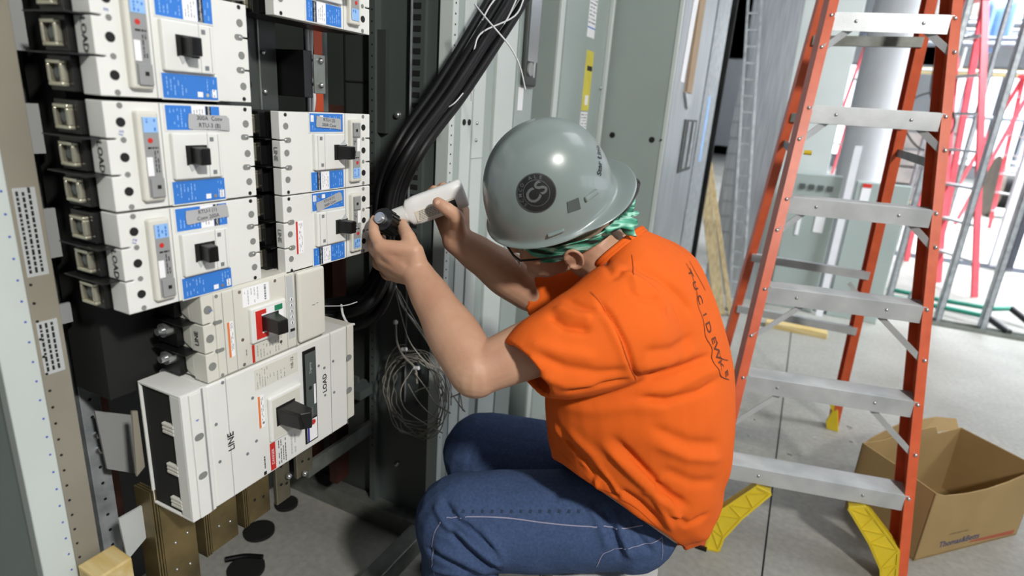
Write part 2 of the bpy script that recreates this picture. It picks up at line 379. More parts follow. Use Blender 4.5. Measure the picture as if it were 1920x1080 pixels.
# cable reel, stacked blocks and tarp by the windows
o = empty('cable_reel', (4.0, 15.0, 0), 'dark wooden cable reel standing on the far bright floor', 'cable reel')
for k in (-0.4, 0.4): MB().cyl((k - .04, 0, 0.6), (k + .04, 0, 0.6), 0.6, 28).build('flange', M_dwood, o)
MB().cyl((-0.36, 0, 0.6), (0.36, 0, 0.6), 0.42, 24).build('wound_cable', M_cable, o)
M_block = mat('stacked_brown_blocks', '#8f8680', 0.8, nscale=3, hex2='#6f6a68')
for k, (x, y) in enumerate([(2.35, 15.4), (5.6, 15.4)]):
    b = MB()
    for q in range(5 + k): b.box((x - .5 + .04 * (q % 2), y - .4, q * 0.36 + .12), (x + .5, y + .4, q * 0.36 + .44))
    o = empty('pallet_stack', (0, 0, 0), ['tall stack of brown blocks left of the cable reel', 'stack of brown blocks right of the cable reel'][k], 'stack of blocks')
    b.build('block_course', M_block, o, bevel=0.01)
    MB().box((x - .55, y - .45, 0), (x - .45, y + .45, .1)).box((x + .45, y - .45, 0), (x + .55, y + .45, .1)).box((x - .55, y - .45, .1), (x + .55, y + .45, .12)).build('pallet', M_woody, o)
tp = MB(); n = 14
vs = [(2.75 + 0.5 * i / n, 15.6 + 0.12 * math.sin(i * 1.3), 4.3 - 0.95 * q / 5 - 0.2 * math.sin(i / n * 3)) for i in range(n + 1) for q in range(6)]
tp.add(vs, [(i * 6 + q, (i + 1) * 6 + q, (i + 1) * 6 + q + 1, i * 6 + q + 1) for i in range(n) for q in range(5)], True)
o = tp.build('tarp', M_tarp); sm = o.modifiers.new('s', 'SOLIDIFY'); sm.thickness = 0.02
tag(o, 'blue tarp hanging high up in the far hall', 'tarp')
M_scaf = mat('scaffold_grey', '#8a8f99', 0.5)
o = empty('scaffold', (0, 0, 0), 'thin grey scaffold frames on the far floor left of the bright windows', 'scaffold')
for x in (1.5, 3.2, 4.9):
    for y in (17.9, 19.1): MB().cyl((x, y, 0), (x, y, 4.0), 0.03, 8).build('upright', M_scaf, o)
for z in (1.0, 2.0, 3.0, 3.9):
    for y in (17.9, 19.1): MB().cyl((1.5, y, z), (4.9, y, z), 0.025, 8).build('ledger', M_scaf, o)
MB().box((1.5, 17.9, 3.0), (4.9, 19.1, 3.05)).build('deck', M_woody, o)

# ------------------------------------------------------------------ leaning enclosures and covers against the partition
def enclosure(name, label, a, b, z1, y, lean=0.0, th=0.12, latch=True):
    o = empty(name, (0, 0, 0), label, 'enclosure')
    MB().prism([(a, y, 0), (b, y, 0), (b, y + lean, z1), (a, y + lean, z1)], (0, th, 0)).build('box', M_gpaint, o, bevel=0.006)
    return o
e1 = enclosure('enclosure', 'grey steel enclosure with louvred top and two labels behind the ladder', -0.02, 0.33, 1.11, 5.25)
for k in range(4): MB().box((0.04 + k * 0.065, 5.243, 0.99), (0.08 + k * 0.065, 5.25, 1.03)).build('louvre', M_dpaint, e1)
MB().box((0.075, 5.246, 0.62), (0.1, 5.25, 0.83)).build('strip_label', M_paper, e1)
MB().box((0.075, 5.244, 0.80), (0.1, 5.247, 0.83)).build('strip_label_head', M_blue, e1)
MB().box((0.2, 5.246, 0.66), (0.27, 5.25, 0.82)).build('warning_label', M_paper, e1)
MB().box((0.2, 5.244, 0.795), (0.27, 5.247, 0.82)).build('warning_label_head', M_red, e1)
e2 = enclosure('enclosure', 'wide grey steel enclosure cover standing right of the labelled enclosure', 0.43, 0.79, 1.09, 5.25)
MB().box((0.47, 5.246, 0.93), (0.53, 5.25, 1.08)).build('warning_label', M_paper, e2)
MB().box((0.47, 5.244, 1.05), (0.53, 5.247, 1.08)).build('warning_label_head', M_red, e2)
tag(MB().beam((0.38, 5.2, 0), (0.38, 5.23, 1.35), 0.05, 0.02, (1, 0, 0)).build('conduit_bar', M_drywall), 'pale flat bar standing between the two grey enclosures', 'bar')
tag(MB().box((0.0, 4.6, 0.0), (0.42, 4.7, 0.045)).build('timber_block', M_woody, bevel=0.004), 'short yellow timber lying on the floor behind the ladder', 'timber')
tag(MB().box((-0.72, 5.36, 0), (0.35, 5.4, 0.09)).build('base_channel', M_dhole), 'low black base channel on the floor below the leaning metal sheet', 'channel')
# aluminium sheet, galvanised slotted strut and boards
tag(MB().prism([(-0.56, 5.3, 0), (-0.14, 5.3, 0), (-0.2, 5.36, 2.9), (-0.56, 5.36, 2.9)], (0, 0.012, 0)).build('metal_sheet', M_alu), 'tall brushed aluminium sheet leaning left of the orange ladder', 'metal sheet')
st = empty('slotted_strut', (0, 0, 0), 'galvanised slotted ladder strut leaning in front of the aluminium sheet', 'strut')
p0, p1 = V((-0.235, 4.85, 0.0)), V((-0.56, 5.15, 2.6)); sdv = V((1, 0.1, 0)).normalized()
for k in (-1, 1): MB().beam(p0 + sdv * 0.047 * k, p1 + sdv * 0.047 * k, 0.018, 0.03, sdv).build('rail', M_galv, st)
for i in range(1, 22):
    c = p0.lerp(p1, i / 22); MB().beam(c - sdv * 0.047, c + sdv * 0.047, 0.012, 0.02, (0, 0, 1)).build('rung', M_galv, st)
tag(MB().beam((-0.335, 4.68, 0.0), (-0.72, 4.98, 1.22), 0.085, 0.04, (1, 0.1, 0)).build('timber_board', M_wood, bevel=0.003), 'wide pale timber board leaning beside the grey cabinets', 'board')
tag(MB().beam((-0.255, 4.71, 0.0), (-0.645, 5.01, 1.14), 0.035, 0.035, (1, 0.1, 0)).build('timber_strip', M_wood, bevel=0.003), 'narrow weathered timber strip leaning against the wide board', 'board')
# ------------------------------------------------------------------ the open switchboard section
FX = -0.765                                    # plane of the breaker faces
sw = empty('switchboard_frame', (0, 0, 0), 'open steel switchboard section holding the white circuit breakers', 'switchboard')
def holes(x0, y, z0, z1, dz, r, nrm, parent, m=M_dhole, name='perforation_markings'):
    b = MB(); z = z0
    while z < z1: b.disc((x0, y, z), nrm, r, 8); z += dz
    return b.build(name, m, parent)
MB().box((-0.93, 0.356, 0.0), (-0.9, 0.40, 2.4)).build('corner_post', M_gpaint2, sw, bevel=0.002)
holes(-0.9, 0.392, 0.3, 1.6, 0.0295, 0.0016, (1, 0, 0), sw, M_pen)
MB().box((-0.935, 0.401, 0.0), (-0.903, 0.437, 2.4)).build('filler_strip', M_beigew, sw, bevel=0.001)
holes(-0.903, 0.407, 0.3, 1.2, 0.0265, 0.002, (1, 0, 0), sw)
MB().box((-1.02, 0.49, 0.0), (-1.0, 0.522, 2.4)).box((-1.05, 0.49, 0.0), (-1.02, 0.494, 2.4)).build('inner_post', M_galv, sw, bevel=0.001)
holes(-1.0, 0.505, 0.5, 1.0, 0.033, 0.0028, (1, 0, 0), sw)
b = MB()
for z in (0.86, 0.83): b.dome((-1.0, 0.508, z), (1, 0, 0), 0.008, 0.008)
b.build('bolt', M_bolt, sw)
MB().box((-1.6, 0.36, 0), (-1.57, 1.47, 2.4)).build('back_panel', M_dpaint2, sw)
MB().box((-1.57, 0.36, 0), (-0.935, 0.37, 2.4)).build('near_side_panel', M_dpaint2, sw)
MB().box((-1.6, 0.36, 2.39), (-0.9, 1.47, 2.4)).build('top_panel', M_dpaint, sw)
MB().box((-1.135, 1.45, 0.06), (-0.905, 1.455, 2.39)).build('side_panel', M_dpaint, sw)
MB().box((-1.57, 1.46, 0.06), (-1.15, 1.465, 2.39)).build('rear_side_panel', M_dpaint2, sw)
b = MB()
for z in (1.62, 1.487, 1.36): b.box((-1.27, 1.457, z), (-1.155, 1.46, z + 0.004))
b.box((-1.272, 1.457, 1.0), (-1.267, 1.46, 1.9)); b.box((-1.158, 1.457, 1.0), (-1.153, 1.46, 1.9)); b.build('panel_slit', M_dhole, sw)
MB().box((-1.155, 1.425, 0.06), (-1.13, 1.458, 2.39)).build('rear_post', M_dpaint, sw, bevel=0.002)
holes(-1.142, 1.425, 0.3, 1.9, 0.03, 0.003, (0, -1, 0), sw)
MB().box((-1.135, 1.432, 1.35), (-1.10, 1.45, 1.63)).build('side_bracket', M_dpaint2, sw)
# vertical rail with square slots
MB().box((-1.013, 1.435, 0.5), (-0.972, 1.449, 2.3)).build('slotted_rail', M_dpaint, sw)
MB().box((-1.0165, 1.431, 0.5), (-1.013, 1.449, 2.3)).build('rail_edge', M_galv, sw)
b = MB(); z = 1.0
while z < 1.75: b.box((-1.009, 1.433, z), (-0.985, 1.4355, z + 0.014)); z += 0.0285
b.build('rail_slot', M_dhole, sw)
b = MB()
for (x, z) in ((-1.069, 1.404), (-1.054, 0.241), (-1.06, 1.9)): b.dome((x, 1.45, z), (0, -1, 0), 0.011, 0.011)
b.build('bolt', M_bolt, sw)
# front right post: perforated pale face
MB().box((-0.93, 1.44, 0.0), (-0.888, 1.468, 2.4)).build('front_post', M_gpaint2, sw, bevel=0.002)
holes(-0.888, 1.452, 0.4, 1.9, 0.026, 0.0028, (1, 0, 0), sw)
# base beams
MB().box((-1.57, 1.40, 0.0), (-0.93, 1.455, 0.075)).build('base_beam', M_galvd, sw, bevel=0.003)
MB().box((-0.955, 0.36, 0.0), (-0.895, 1.44, 0.07)).build('base_beam', M_galvd, sw, bevel=0.003)
MB().beam(V((-1.15, 1.13, 0.368)), V((-1.15, 1.44, 0.368)), 0.012, 0.05, (1, 0, 0)).build('cross_angle', M_galvd, sw)
MB().box((-1.2, 1.36, 0.5), (-1.14, 1.445, 0.53)).build('shelf_angle', M_dpaint, sw)
MB().box((-1.56, 1.36, 0.56), (-1.15, 1.37, 0.58)).build('cross_rail', M_dpaint, sw)
# mounting pans and bus work behind the breakers
MB().box((-0.96, 0.47, 0.98), (-0.875, 0.66, 2.3)).build('mounting_pan', M_dhole, sw)
MB().box((-0.99, 0.70, 1.14), (-0.88, 0.83, 2.3)).build('mounting_pan', M_dpaint2, sw)
MB().box((-1.45, 0.80, 0.9), (-1.38, 1.2, 2.3)).build('vertical_bus', M_dpaint2, sw)
MB().box((-1.33, 1.28, 0.2), (-1.30, 1.36, 1.36)).box((-1.22, 1.30, 0.2), (-1.19, 1.36, 1.42)).build('copper_bar', M_copper, sw)
MB().box((-1.25, 0.60, 0.4), (-1.2, 0.64, 1.2)).build('copper_bar', M_copper, sw)
# grey insulating barriers left of the breakers
for z0, z1 in ((1.475, 1.60), (1.345, 1.41), (1.2, 1.27), (1.10, 1.13)):
    MB().box((-0.93, 0.405, z0), (-0.925, 0.462, z1)).build('barrier_plate', M_bgrey, sw)
MB().prism([(-0.95, 0.485, 0.932), (-0.95, 0.545, 0.895), (-0.95, 0.537, 0.782), (-0.95, 0.490, 0.82)], (-0.004, 0, 0)).build('barrier_plate', M_bgrey, sw)
b = MB().prism([(-0.862, 0.492, 0.955), (-0.862, 0.500, 0.952), (-0.862, 0.500, 0.85), (-0.862, 0.486, 0.84)], (-0.004, 0, 0)); b.build('white_insulator', M_beigew, sw)
MB().prism([(-0.885, 0.462, 0.765), (-0.885, 0.50, 0.765), (-0.885, 0.50, 0.70), (-0.885, 0.466, 0.68)], (-0.004, 0, 0)).build('white_insulator', M_lgrey, sw)
# bracket left where one breaker is missing (right column)
MB().box((-0.90, 0.835, 1.44), (-0.82, 0.856, 1.52)).build('bracket_block', M_black, sw, bevel=0.001); MB().box((-0.82, 0.856, 1.448), (-0.816, 0.884, 1.515)).build('breaker_bracket', M_galvd, sw, bevel=0.001)
b = MB()
for z in (1.505, 1.463): b.dome((-0.816, 0.870, z), (1, 0, 0), 0.006, 0.008).cyl((-0.87, 0.868, z + .002), (-0.816, 0.870, z), 0.003, 8)
for (x, y, z) in ((-0.88, 0.80, 1.51), (-0.88, 0.80, 1.445)): b.dome((x, y, z), (1, 0, 0), 0.006, 0.006)
b.build('bolt', M_bolt, sw)
b = MB()
for z in (1.535, 1.455): b.disc((-0.8795, 0.765, z), (1, 0, 0), 0.007, 14)
b.build('mounting_hole', M_dhole, sw)
MB().box((-0.886, 0.787, 1.40), (-0.876, 0.790, 1.58)).build('pan_edge', M_galvd, sw)
MB().box((-0.905, 0.945, 1.40), (-0.9, 0.968, 1.58)).build('copper_strap', mat('orange_copper_strap', '#b5461f', 0.45, 0.2), sw)
MB().tube(spline([(-0.89, 0.918, 1.6), (-0.885, 0.92, 1.56), (-0.89, 0.923, 1.52), (-0.89, 0.92, 1.48), (-0.885, 0.923, 1.44), (-0.89, 0.92, 1.40)]), 0.006, 8).tube(spline([(-0.886, 0.911, 1.6), (-0.882, 0.909, 1.5), (-0.886, 0.912, 1.40)]), 0.004, 8).build('white_jumper', M_wirew, sw)
MB().box((-1.0, 1.02, 1.30), (-0.99, 1.08, 1.70)).build('angle_strip', M_dpaint, sw)
# label print on the beige strip
b = MB()
for z0, z1 in ((1.19, 1.30), (1.045, 1.115)):
    for k in range(3):
        z = z0
        while z < z1:
            h_ = random.uniform(0.003, 0.008); b.box((-0.9028, 0.408 + k * 0.007, z), (-0.9024, 0.411 + k * 0.007, z + h_)); z += h_ + 0.002
b.build('strip_markings', M_ink, sw)
b = MB().box((-0.9032, 0.405, 1.185), (-0.9029, 0.431, 1.305)).box((-0.9032, 0.405, 1.04), (-0.9029, 0.431, 1.12)); b.build('strip_label', M_lgrey, sw)

tag(MB().box((-0.93, -0.4, 0.0), (-0.885, 0.345, 2.4)).build('cabinet_cover', M_dpaint, bevel=0.004), 'dark grey cabinet cover at the left edge of the photo, out of focus', 'cabinet cover')
tag(MB().prism([(-0.893, 0.397, 0.0), (-0.845, 0.397, 0.0), (-0.845, 0.397, 0.715), (-0.893, 0.397, 0.72)], (0, 0.055, 0)).build('timber_post', M_woody, bevel=0.003), 'short pale timber post standing inside the switchboard at the lower left', 'timber')

# ------------------------------------------------------------------ laminated bus bars hanging under the large breaker
M_barplate = mat('dull_bar_plate', '#8b8672', 0.4, 0.6, nscale=12, hex2='#5f5a4a')
for k, (y0, y1, z0, m, lab) in enumerate([(0.512, 0.575, 0.56, M_brass, 'brassy laminated bus bar, nearest below the large white breaker'),
                                 (0.602, 0.662, 0.60, M_brass, 'brassy laminated bus bar, second below the large white breaker'),
                                 (0.688, 0.742, 0.605, M_brass, 'brassy laminated bus bar with dark holes, third below the large white breaker'),
                                 (0.762, 0.80, 0.60, M_barplate, 'grey drilled bar, fourth below the large white breaker'),
                                 (0.82, 0.868, 0.63, M_barplate, 'grey rounded bar end below the right end of the large white breaker')]):
    o = empty('bus_bar', (-0.87, y0, z0), lab, 'bus bar', 'bus bars under the large breaker')
    h_ = 0.80 - z0 if k < 3 else 0.79 - z0
    if k < 3:
        for q in range(3): MB().box((-0.03, -0.012 + q * 0.0045, 0), (0.01, -0.0095 + q * 0.0045, h_)).build('lamination', m, o)
        MB().box((-0.004, 0.002, 0), (0.008, y1 - y0, h_)).build('bar', m, o, bevel=0.001)
    else: MB().box((-0.004, 0, 0), (0.006, y1 - y0, h_)).build('bar', m, o, bevel=0.002)
    b = MB()
    for (u, v) in ((0.3, 0.25), (0.7, 0.22), (0.35, 0.48), (0.72, 0.50), (0.3, 0.8), (0.7, 0.78)):
        c_ = (0.0085, (y1 - y0) * u, h_ * v)
        if k in (0, 1): b.dome(c_, (1, 0, 0), 0.003, 0.003, 8)
        else: b.disc(c_, (1, 0, 0), 0.0032, 8)
    b.build('rivet' if k in (0, 1) else 'drilled_hole', M_bolt if k in (0, 1) else M_dhole, o)
b = MB()
for (y, z) in ((0.79, 0.66), (0.835, 0.64)): b.dome((-0.858, y, z), (1, 0, 0), 0.007, 0.008)
b.build('bolt', M_bolt, sw)

# ------------------------------------------------------------------ moulded case breakers
# local frame: x = out of the panel, y = along the breaker from LOAD to LINE, z = up
def scribbles(b, x, y0, y1, z0, z1, rows, vertical=True, th=0.0003, dens=0.7, hgt=0.4):
    for k in range(rows):
        if vertical:
            y = y0 + (y1 - y0) * (k + 0.3) / rows; wd = (y1 - y0) / rows * hgt; z = z0
            while z < z1:
                l = random.uniform(0.002, 0.007)
                if random.random() < dens: b.box((x, y, z), (x + th, y + wd, min(z + l, z1)))
                z += l + 0.0012
        else:
            z = z0 + (z1 - z0) * (k + 0.3) / rows; wd = (z1 - z0) / rows * hgt; y = y0
            while y < y1:
                l = random.uniform(0.002, 0.007)
                if random.random() < dens: b.box((x, y, z), (x + th, min(y + l, y1), z + wd))
                y += l + 0.0012
    return b
def slot_poly(y, z, dy, r, s=1, n=8):
    pts = []
    for k in range(n + 1): a = R(90) + math.pi * k / n; pts.append((y - dy / 2 + r * math.cos(a), z + r * math.sin(a)))
    for k in range(n + 1): a = R(-90) + math.pi * k / n; pts.append((y + dy / 2 + r * math.cos(a), z + r * math.sin(a)))
    return pts
def make_small(label, rot, tape=None, handle_u=0.114, warn=False, pen=None, loadtxt=True, cond=None):
    """three pole breaker, 0.136 high, face 0..L along y"""
    L, H = (0.219, 0.1365) if rot == 0 else (0.2255, 0.1365)
    o = empty('circuit_breaker', (0, 0, 0), label, 'circuit breaker', 'moulded case circuit breakers')
    s = -1 if rot else 1
    # case: white cover with rounded edges, notched where the phase barriers sit
    c = MB(); h2 = H / 2 - 0.0006
    prof = [(0.0, -h2), (L, -h2)]
    for zz in (-0.0225, 0.0225): prof += [(L, zz - 0.0012), (L - 0.010, zz - 0.0012), (L - 0.010, zz + 0.0012), (L, zz + 0.0012)]
    prof += [(L, h2), (0.0, h2)]
    for zz in (0.0225, -0.0225): prof += [(0.0, zz + 0.0012), (0.012, zz + 0.0012), (0.012, zz - 0.0012), (0.0, zz - 0.0012)]
    c.prism([(0, y, z) for y, z in prof], (-0.034 if not rot else -0.019, 0, 0)); c.build('case', M_white, o, bevel=0.004, seg=3)
    MB().box((-0.104, 0.006, -h2 + .002), (-0.034 if not rot else -0.019, L - 0.006, h2 - .002)).build('base', M_black, o, bevel=0.002)
    bb = MB()
    for zz in (-0.0225, 0.0225): bb.box((-0.095, -0.022, zz - 0.0008), (-0.012, 0.011, zz + 0.0008)).box((-0.095, L - 0.009, zz - 0.0008), (-0.020, L + 0.012, zz + 0.0008))
    bb.build('phase_barrier', M_black, o)
    # terminals, both ends: black housings with square lugs
    for end, sy in ((0.0, -1), (L, 1)):
        for zz in (-0.045, 0, 0.045):
            y0 = end + sy * 0.0; y1 = end + sy * 0.012
            fr = MB(); a = 0.015; t = 0.0045
            for (xa, xb, za, zb) in ((-a, a, a - t, a), (-a, a, -a, -a + t), (-a, -a + t, -a + t, a - t), (a - t, a, -a + t, a - t)):
                fr.box((-0.060 + xa, y1 - sy * .004, zz + za), (-0.060 + xb, y1 + sy * 0.004, zz + zb))
            fr.build('lug', M_tin, o, bevel=0.0012)
            MB().cyl((-0.060, y1 - sy * .0035, zz), (-0.060, y1 - sy * .001, zz), 0.0105, 14).build('lug_bore', M_black, o); MB().cyl((-0.060, y1 - sy * .0045, zz), (-0.060, y1 + sy * .0005, zz), 0.0062, 12).build('lug_screw', M_dpaint, o)
            tb = MB().box((-0.085, end - sy * 0.006, zz - 0.0205), (-0.037, y1 - sy * .004, zz + 0.0205)); tb.build('terminal_block', M_black, o, bevel=0.001)
    # holes
    hb, hg = MB(), MB()
    for zz in (-0.043, 0, 0.043): hb.disc((0, 0.019, zz), (1, 0, 0), 0.0058, 18)
    for zz in (-0.063, -0.0215, 0.0215, 0.063): hg.disc((0, 0.020, zz), (1, 0, 0), 0.0036, 14)
    for zz in (-0.045, -0.002, 0.042): hg.disc((0, L - 0.013, zz), (1, 0, 0), 0.0054, 18)
    for zz in (-0.0225, 0.0225):
        hg.prism([(0.0006, y, z) for y, z in slot_poly(L - 0.016, zz, 0.006, 0.0042)], (-0.002, 0, 0))
    for zz in (-0.063, 0.063): hb.disc((0, L - 0.013, zz), (1, 0, 0), 0.003, 12)
    hb.build('screw_hole', M_dhole, o); hg.build('access_hole', M_hole, o)
    sb = MB()
    for zz in (-0.0225, 0.0225): sb.dome((0.0004, L - 0.013, zz), (1, 0, 0), 0.0026, 0.001, 10)
    sb.build('screw', M_bolt if not warn else M_tin, o)
    # groove lines
    g = MB().box((0.0, 0.0705, -h2), (0.0004, 0.0715, h2)); g.build('seam', M_bgrey, o)
    # trip unit strip, raised and rounded
    MB().box((-0.004, 0.034, -0.0575), (0.009, 0.063, 0.0575)).build('trip_unit', M_beige, o, bevel=0.0035, seg=3)
    t = MB().box((0.009, 0.040, -0.052), (0.0096, 0.060, 0.050)); t.build('trip_plate', M_bgrey, o)
    MB().box((0.0096, 0.0405, 0.031), (0.0101, 0.0595, 0.050)).build('rating_label', M_lblue, o)
    b2 = MB(); scribbles(b2, 0.0101, 0.043, 0.058, 0.033, 0.048, 3); b2.build('rating_markings', M_blue, o)
    MB().box((0.0096, 0.0405, -0.024), (0.0105, 0.0485, 0.000)).build('paper_tab', M_paper, o)
    MB().box((0.0096, 0.042, -0.052), (0.0125, 0.060, -0.027)).build('dark_window', M_bgrey, o, bevel=0.0006)
    MB().box((0.0125, 0.0495, -0.041), (0.0129, 0.0545, -0.036)).build('window_mark', M_dhole, o)
    MB().disc((0.0096, 0.048, 0.021), (1, 0, 0), 0.0033, 14).build('trip_button', M_red, o)
    b2 = MB(); scribbles(b2, 0.0096, 0.044, 0.058, 0.0095, 0.0125, 1, False, hgt=0.8, dens=0.9); scribbles(b2, 0.0096, 0.051, 0.058, -0.02, 0.008, 2); b2.build('trip_markings', M_ink, o)
    # centre cover with the handle bezel and two blue labels
    for (z0, z1, up_) in ((0.0335, 0.0655, True), (-0.0665, -0.0355, False)):
        y0, y1 = 0.078, 0.160
        MB().box((0.0, y0 - .002, z0 - .002), (0.0012, y1 + .002, z1 + .002)).build('label_recess', M_white, o, bevel=0.0005)
        MB().box((0.0012, y0, z0), (0.0016, y1, z1)).build('blue_label', M_blue, o)
        b2 = MB(); scribbles(b2, 0.0016, y0 + .004, y0 + .036, z0 + .004, z1 - .004, 6, hgt=0.22, dens=0.6); scribbles(b2, 0.0016, y1 - .018, y1 - .003, z0 + .004, z1 - .004, 3, hgt=0.22, dens=0.5); b2.build('label_markings', M_lblue, o)
        if up_:
            MB().box((0.0016, y0 + 0.038, z0), (0.0019, y0 + 0.059, z1)).build('label_panel', M_paper, o)
            b2 = MB(); scribbles(b2, 0.0019, y0 + .040, y0 + .057, z0 + .004, z1 - .004, 4, hgt=0.2); b2.build('panel_markings', M_inkg, o)
            MB().box((0.0016, y0 + 0.060, z0), (0.0019, y0 + 0.068, z1)).build('brand_strip', M_ink, o)
            text('brand_lettering', 'Cutler-Hammer', 0.0052, M_paper, o, (0.0019, y0 + 0.064, (z0 + z1) / 2), (0, 0, 1), (0, -1, 0), lift=0.0003)
        else:
            MB().box((0.0016, y0 + 0.050, z0 + .003), (0.0019, y0 + 0.058, z0 + .010)).box((0.0016, y1 - 0.009, z0 + .003), (0.0019, y1 - .002, z0 + .014)).build('label_panel', M_paper, o)
            MB().disc((0.0016, y0 + 0.065, z0 + .006), (1, 0, 0), 0.0025, 10).build('screw', M_tin, o)
    MB().box((-0.002, 0.080, -0.0325), (0.008, 0.155, 0.030)).build('handle_bezel', M_white, o, bevel=0.002)
    MB().box((0.008, 0.132, -0.0325), (0.0083, 0.1325, 0.030)).box((0.008, 0.149, -0.030), (0.0083, 0.1495, 0.028)).build('bezel_seam', M_bgrey, o)
    hu = handle_u
    MB().box((0.0079, hu - 0.0165, -0.0135), (0.0086, hu + 0.0165, 0.0135)).build('handle_slot', M_dhole, o)
    hm = MB().prism([(0.004, hu - 0.009, -0.0115), (0.032, hu - 0.0125, -0.0115), (0.033, hu + 0.003, -0.0115), (0.004, hu + 0.012, -0.0115)], (0, 0, 0.023)); hm.build('handle', M_black, o, bevel=0.0015)
    b2 = MB()
    for q in range(5): b2.box((0.0325, hu - 0.010 + q * 0.0027, -0.0105), (0.0336, hu - 0.0092 + q * 0.0027, 0.0105))
    b2.build('handle_rib', M_black, o)
    MB().prism([(0.008, hu - .014, -0.0125), (0.008, hu + .004, -0.0125), (0.008, hu - .010, -0.0225)], (0.0012, 0, 0)).build('slot_ramp', M_lgrey, o)
    b2 = MB().box((0.008, 0.136, 0.018), (0.0084, 0.142, 0.024)).box((0.008, 0.138, -0.028), (0.0084, 0.144, -0.022)); b2.build('on_off_markings', M_inkg, o)
    if loadtxt:
        text('load_lettering', 'LOAD', 0.0145, M_ink, o, (-0.016, -0.0002, 0.0), (0, 0, -1 if not rot else 1), (1 if not rot else -1, 0, 0) if False else ((1, 0, 0) if not rot else (-1, 0, 0)), bold=0.0002)
    # LINE on the far end of the case
    text('line_lettering', 'LINE', 0.0115, M_inkg, o, (-0.016 if not rot else -0.0105, L + 0.0002, 0.0), (0, 0, 1), (1, 0, 0) , bold=0.0002)
    if rot:
        o.rotation_euler = (math.pi, 0, 0)
    if pen: text('pen_number', pen, 0.008, M_pen, o, (0.0005, 0.018, 0.030), (0, 0.3, 1), (0, -1, 0.3))
    if warn:
        MB().box((0.0, L - 0.043, -0.022), (0.0005, L - 0.026, 0.036)).build('warning_label', M_paper, o)
        MB().box((0.0005, L - 0.0300, -0.022), (0.0008, L - 0.026, 0.036)).build('warning_stripe', M_red if warn == 1 else M_orange, o)
        b2 = MB(); scribbles(b2, 0.0005, L - .041, L - .032, -0.018, 0.033, 3, hgt=0.25); b2.build('warning_markings', M_inkg, o)
    return o
def tape(parent, lines, y, z, w_, h_, tilt, flip=False, x=0.0025):
    """hand lettered grey tape stuck on a breaker (in the breaker's own frame)"""
    s = -1 if flip else 1
    yd = V((0, math.cos(tilt) * s, math.sin(tilt) * s)); zd = V((0, -math.sin(tilt) * s, math.cos(tilt) * s)); c = V((x, y, z))
    pts = [(-.5, -.42), (-.46, -.5), (.2, -.46), (.5, -.5), (.49, .3), (.42, .5), (-.1, .46), (-.48, .5), (-.5, .1)]
    b = MB().prism([c + yd * (a * w_) + zd * (q * h_) for a, q in pts], (0.0006, 0, 0)); b.build('tape', M_tape, parent)
    n = len(lines)
    for k, t in enumerate(lines):
        text('handwriting', t, h_ * 0.40, M_ink, parent, c + V((0.0007, 0, 0)) + zd * (h_ * (0.24 - 0.46 * k)), yd, zd, lift=0.0003)

rows = [1.4255 + 0.0705, 1.355, 1.2165]
labs = ['white three pole circuit breaker at the top of the left column, no tape', 'white circuit breaker in the middle of the left column, tape over its upper blue label',
        'white circuit breaker at the bottom of the left column, grey tape on its top label']
for k, z in enumerate(rows):
    o = make_small(labs[k], 0, pen=['5', '15', '12'][k]); o.location = (FX, 0.450, z)
    if k == 1: tape(o, ['300A  Conv', 'RTU-3 (B)'], 0.142, 0.0440, 0.066, 0.021, R(-2))
    if k == 2: tape(o, ['RTU-I (1)', 'Conv 200A'], 0.127, 0.053, 0.070, 0.020, R(3))
o = make_small('white circuit breaker cut off by the top edge above the left column', 0); o.location = (FX, 0.450, rows[0] + 0.141)
rr = [1.349, 1.2115]
for k, z in enumerate(rr):
    o = make_small(['white circuit breaker facing the other way, upper of the pair in the right column', 'white circuit breaker facing the other way, with a red edged warning label'][k], 1, handle_u=0.092, warn=(1 if k == 1 else False), loadtxt=False)
    o.location = (FX, 0.947, z)
    if k == 0: tape(o, ['RTU-I (2)', '300A Conv'], 0.115, -0.051, 0.062, 0.019, R(-4), True)
    else: tape(o, ['RTU-II (1)', '300A Conv'], 0.118, -0.049, 0.068, 0.017, R(13), True)
o = make_small('white circuit breaker above the empty slot, cut by the top edge of the photo', 1, handle_u=0.092, loadtxt=False); o.location = (FX, 0.947, 1.6265)

# ---- red handled breaker (fourth down)
o = empty('circuit_breaker', (FX, 0.555, 1.076), 'beige circuit breaker with red handle plate above the large one', 'circuit breaker', 'moulded case circuit breakers')
h2 = 0.0725
prof = [(0, -h2), (0.25, -h2), (0.25, h2), (0.0, h2)]
for zz in (0.024, -0.024): prof += [(0.0, zz + 0.0012), (0.014, zz + 0.0012), (0.014, zz - 0.0012), (0.0, zz - 0.0012)]
MB().prism([(0, y, z) for y, z in prof], (-0.03, 0, 0)).build('case', M_beige, o, bevel=0.0025)
MB().box((-0.1, 0.004, -h2 + .002), (-0.03, 0.246, h2 - .002)).build('base', M_beige, o)
MB().box((0, 0.184, -h2 + .006), (0.010, 0.25, h2 - .004)).build('load_cover', M_beige, o, bevel=0.006, seg=3)
MB().box((-0.002, 0.02, -h2 + .003), (0.003, 0.182, h2 - .003)).build('front_cover', M_beige, o, bevel=0.0015)
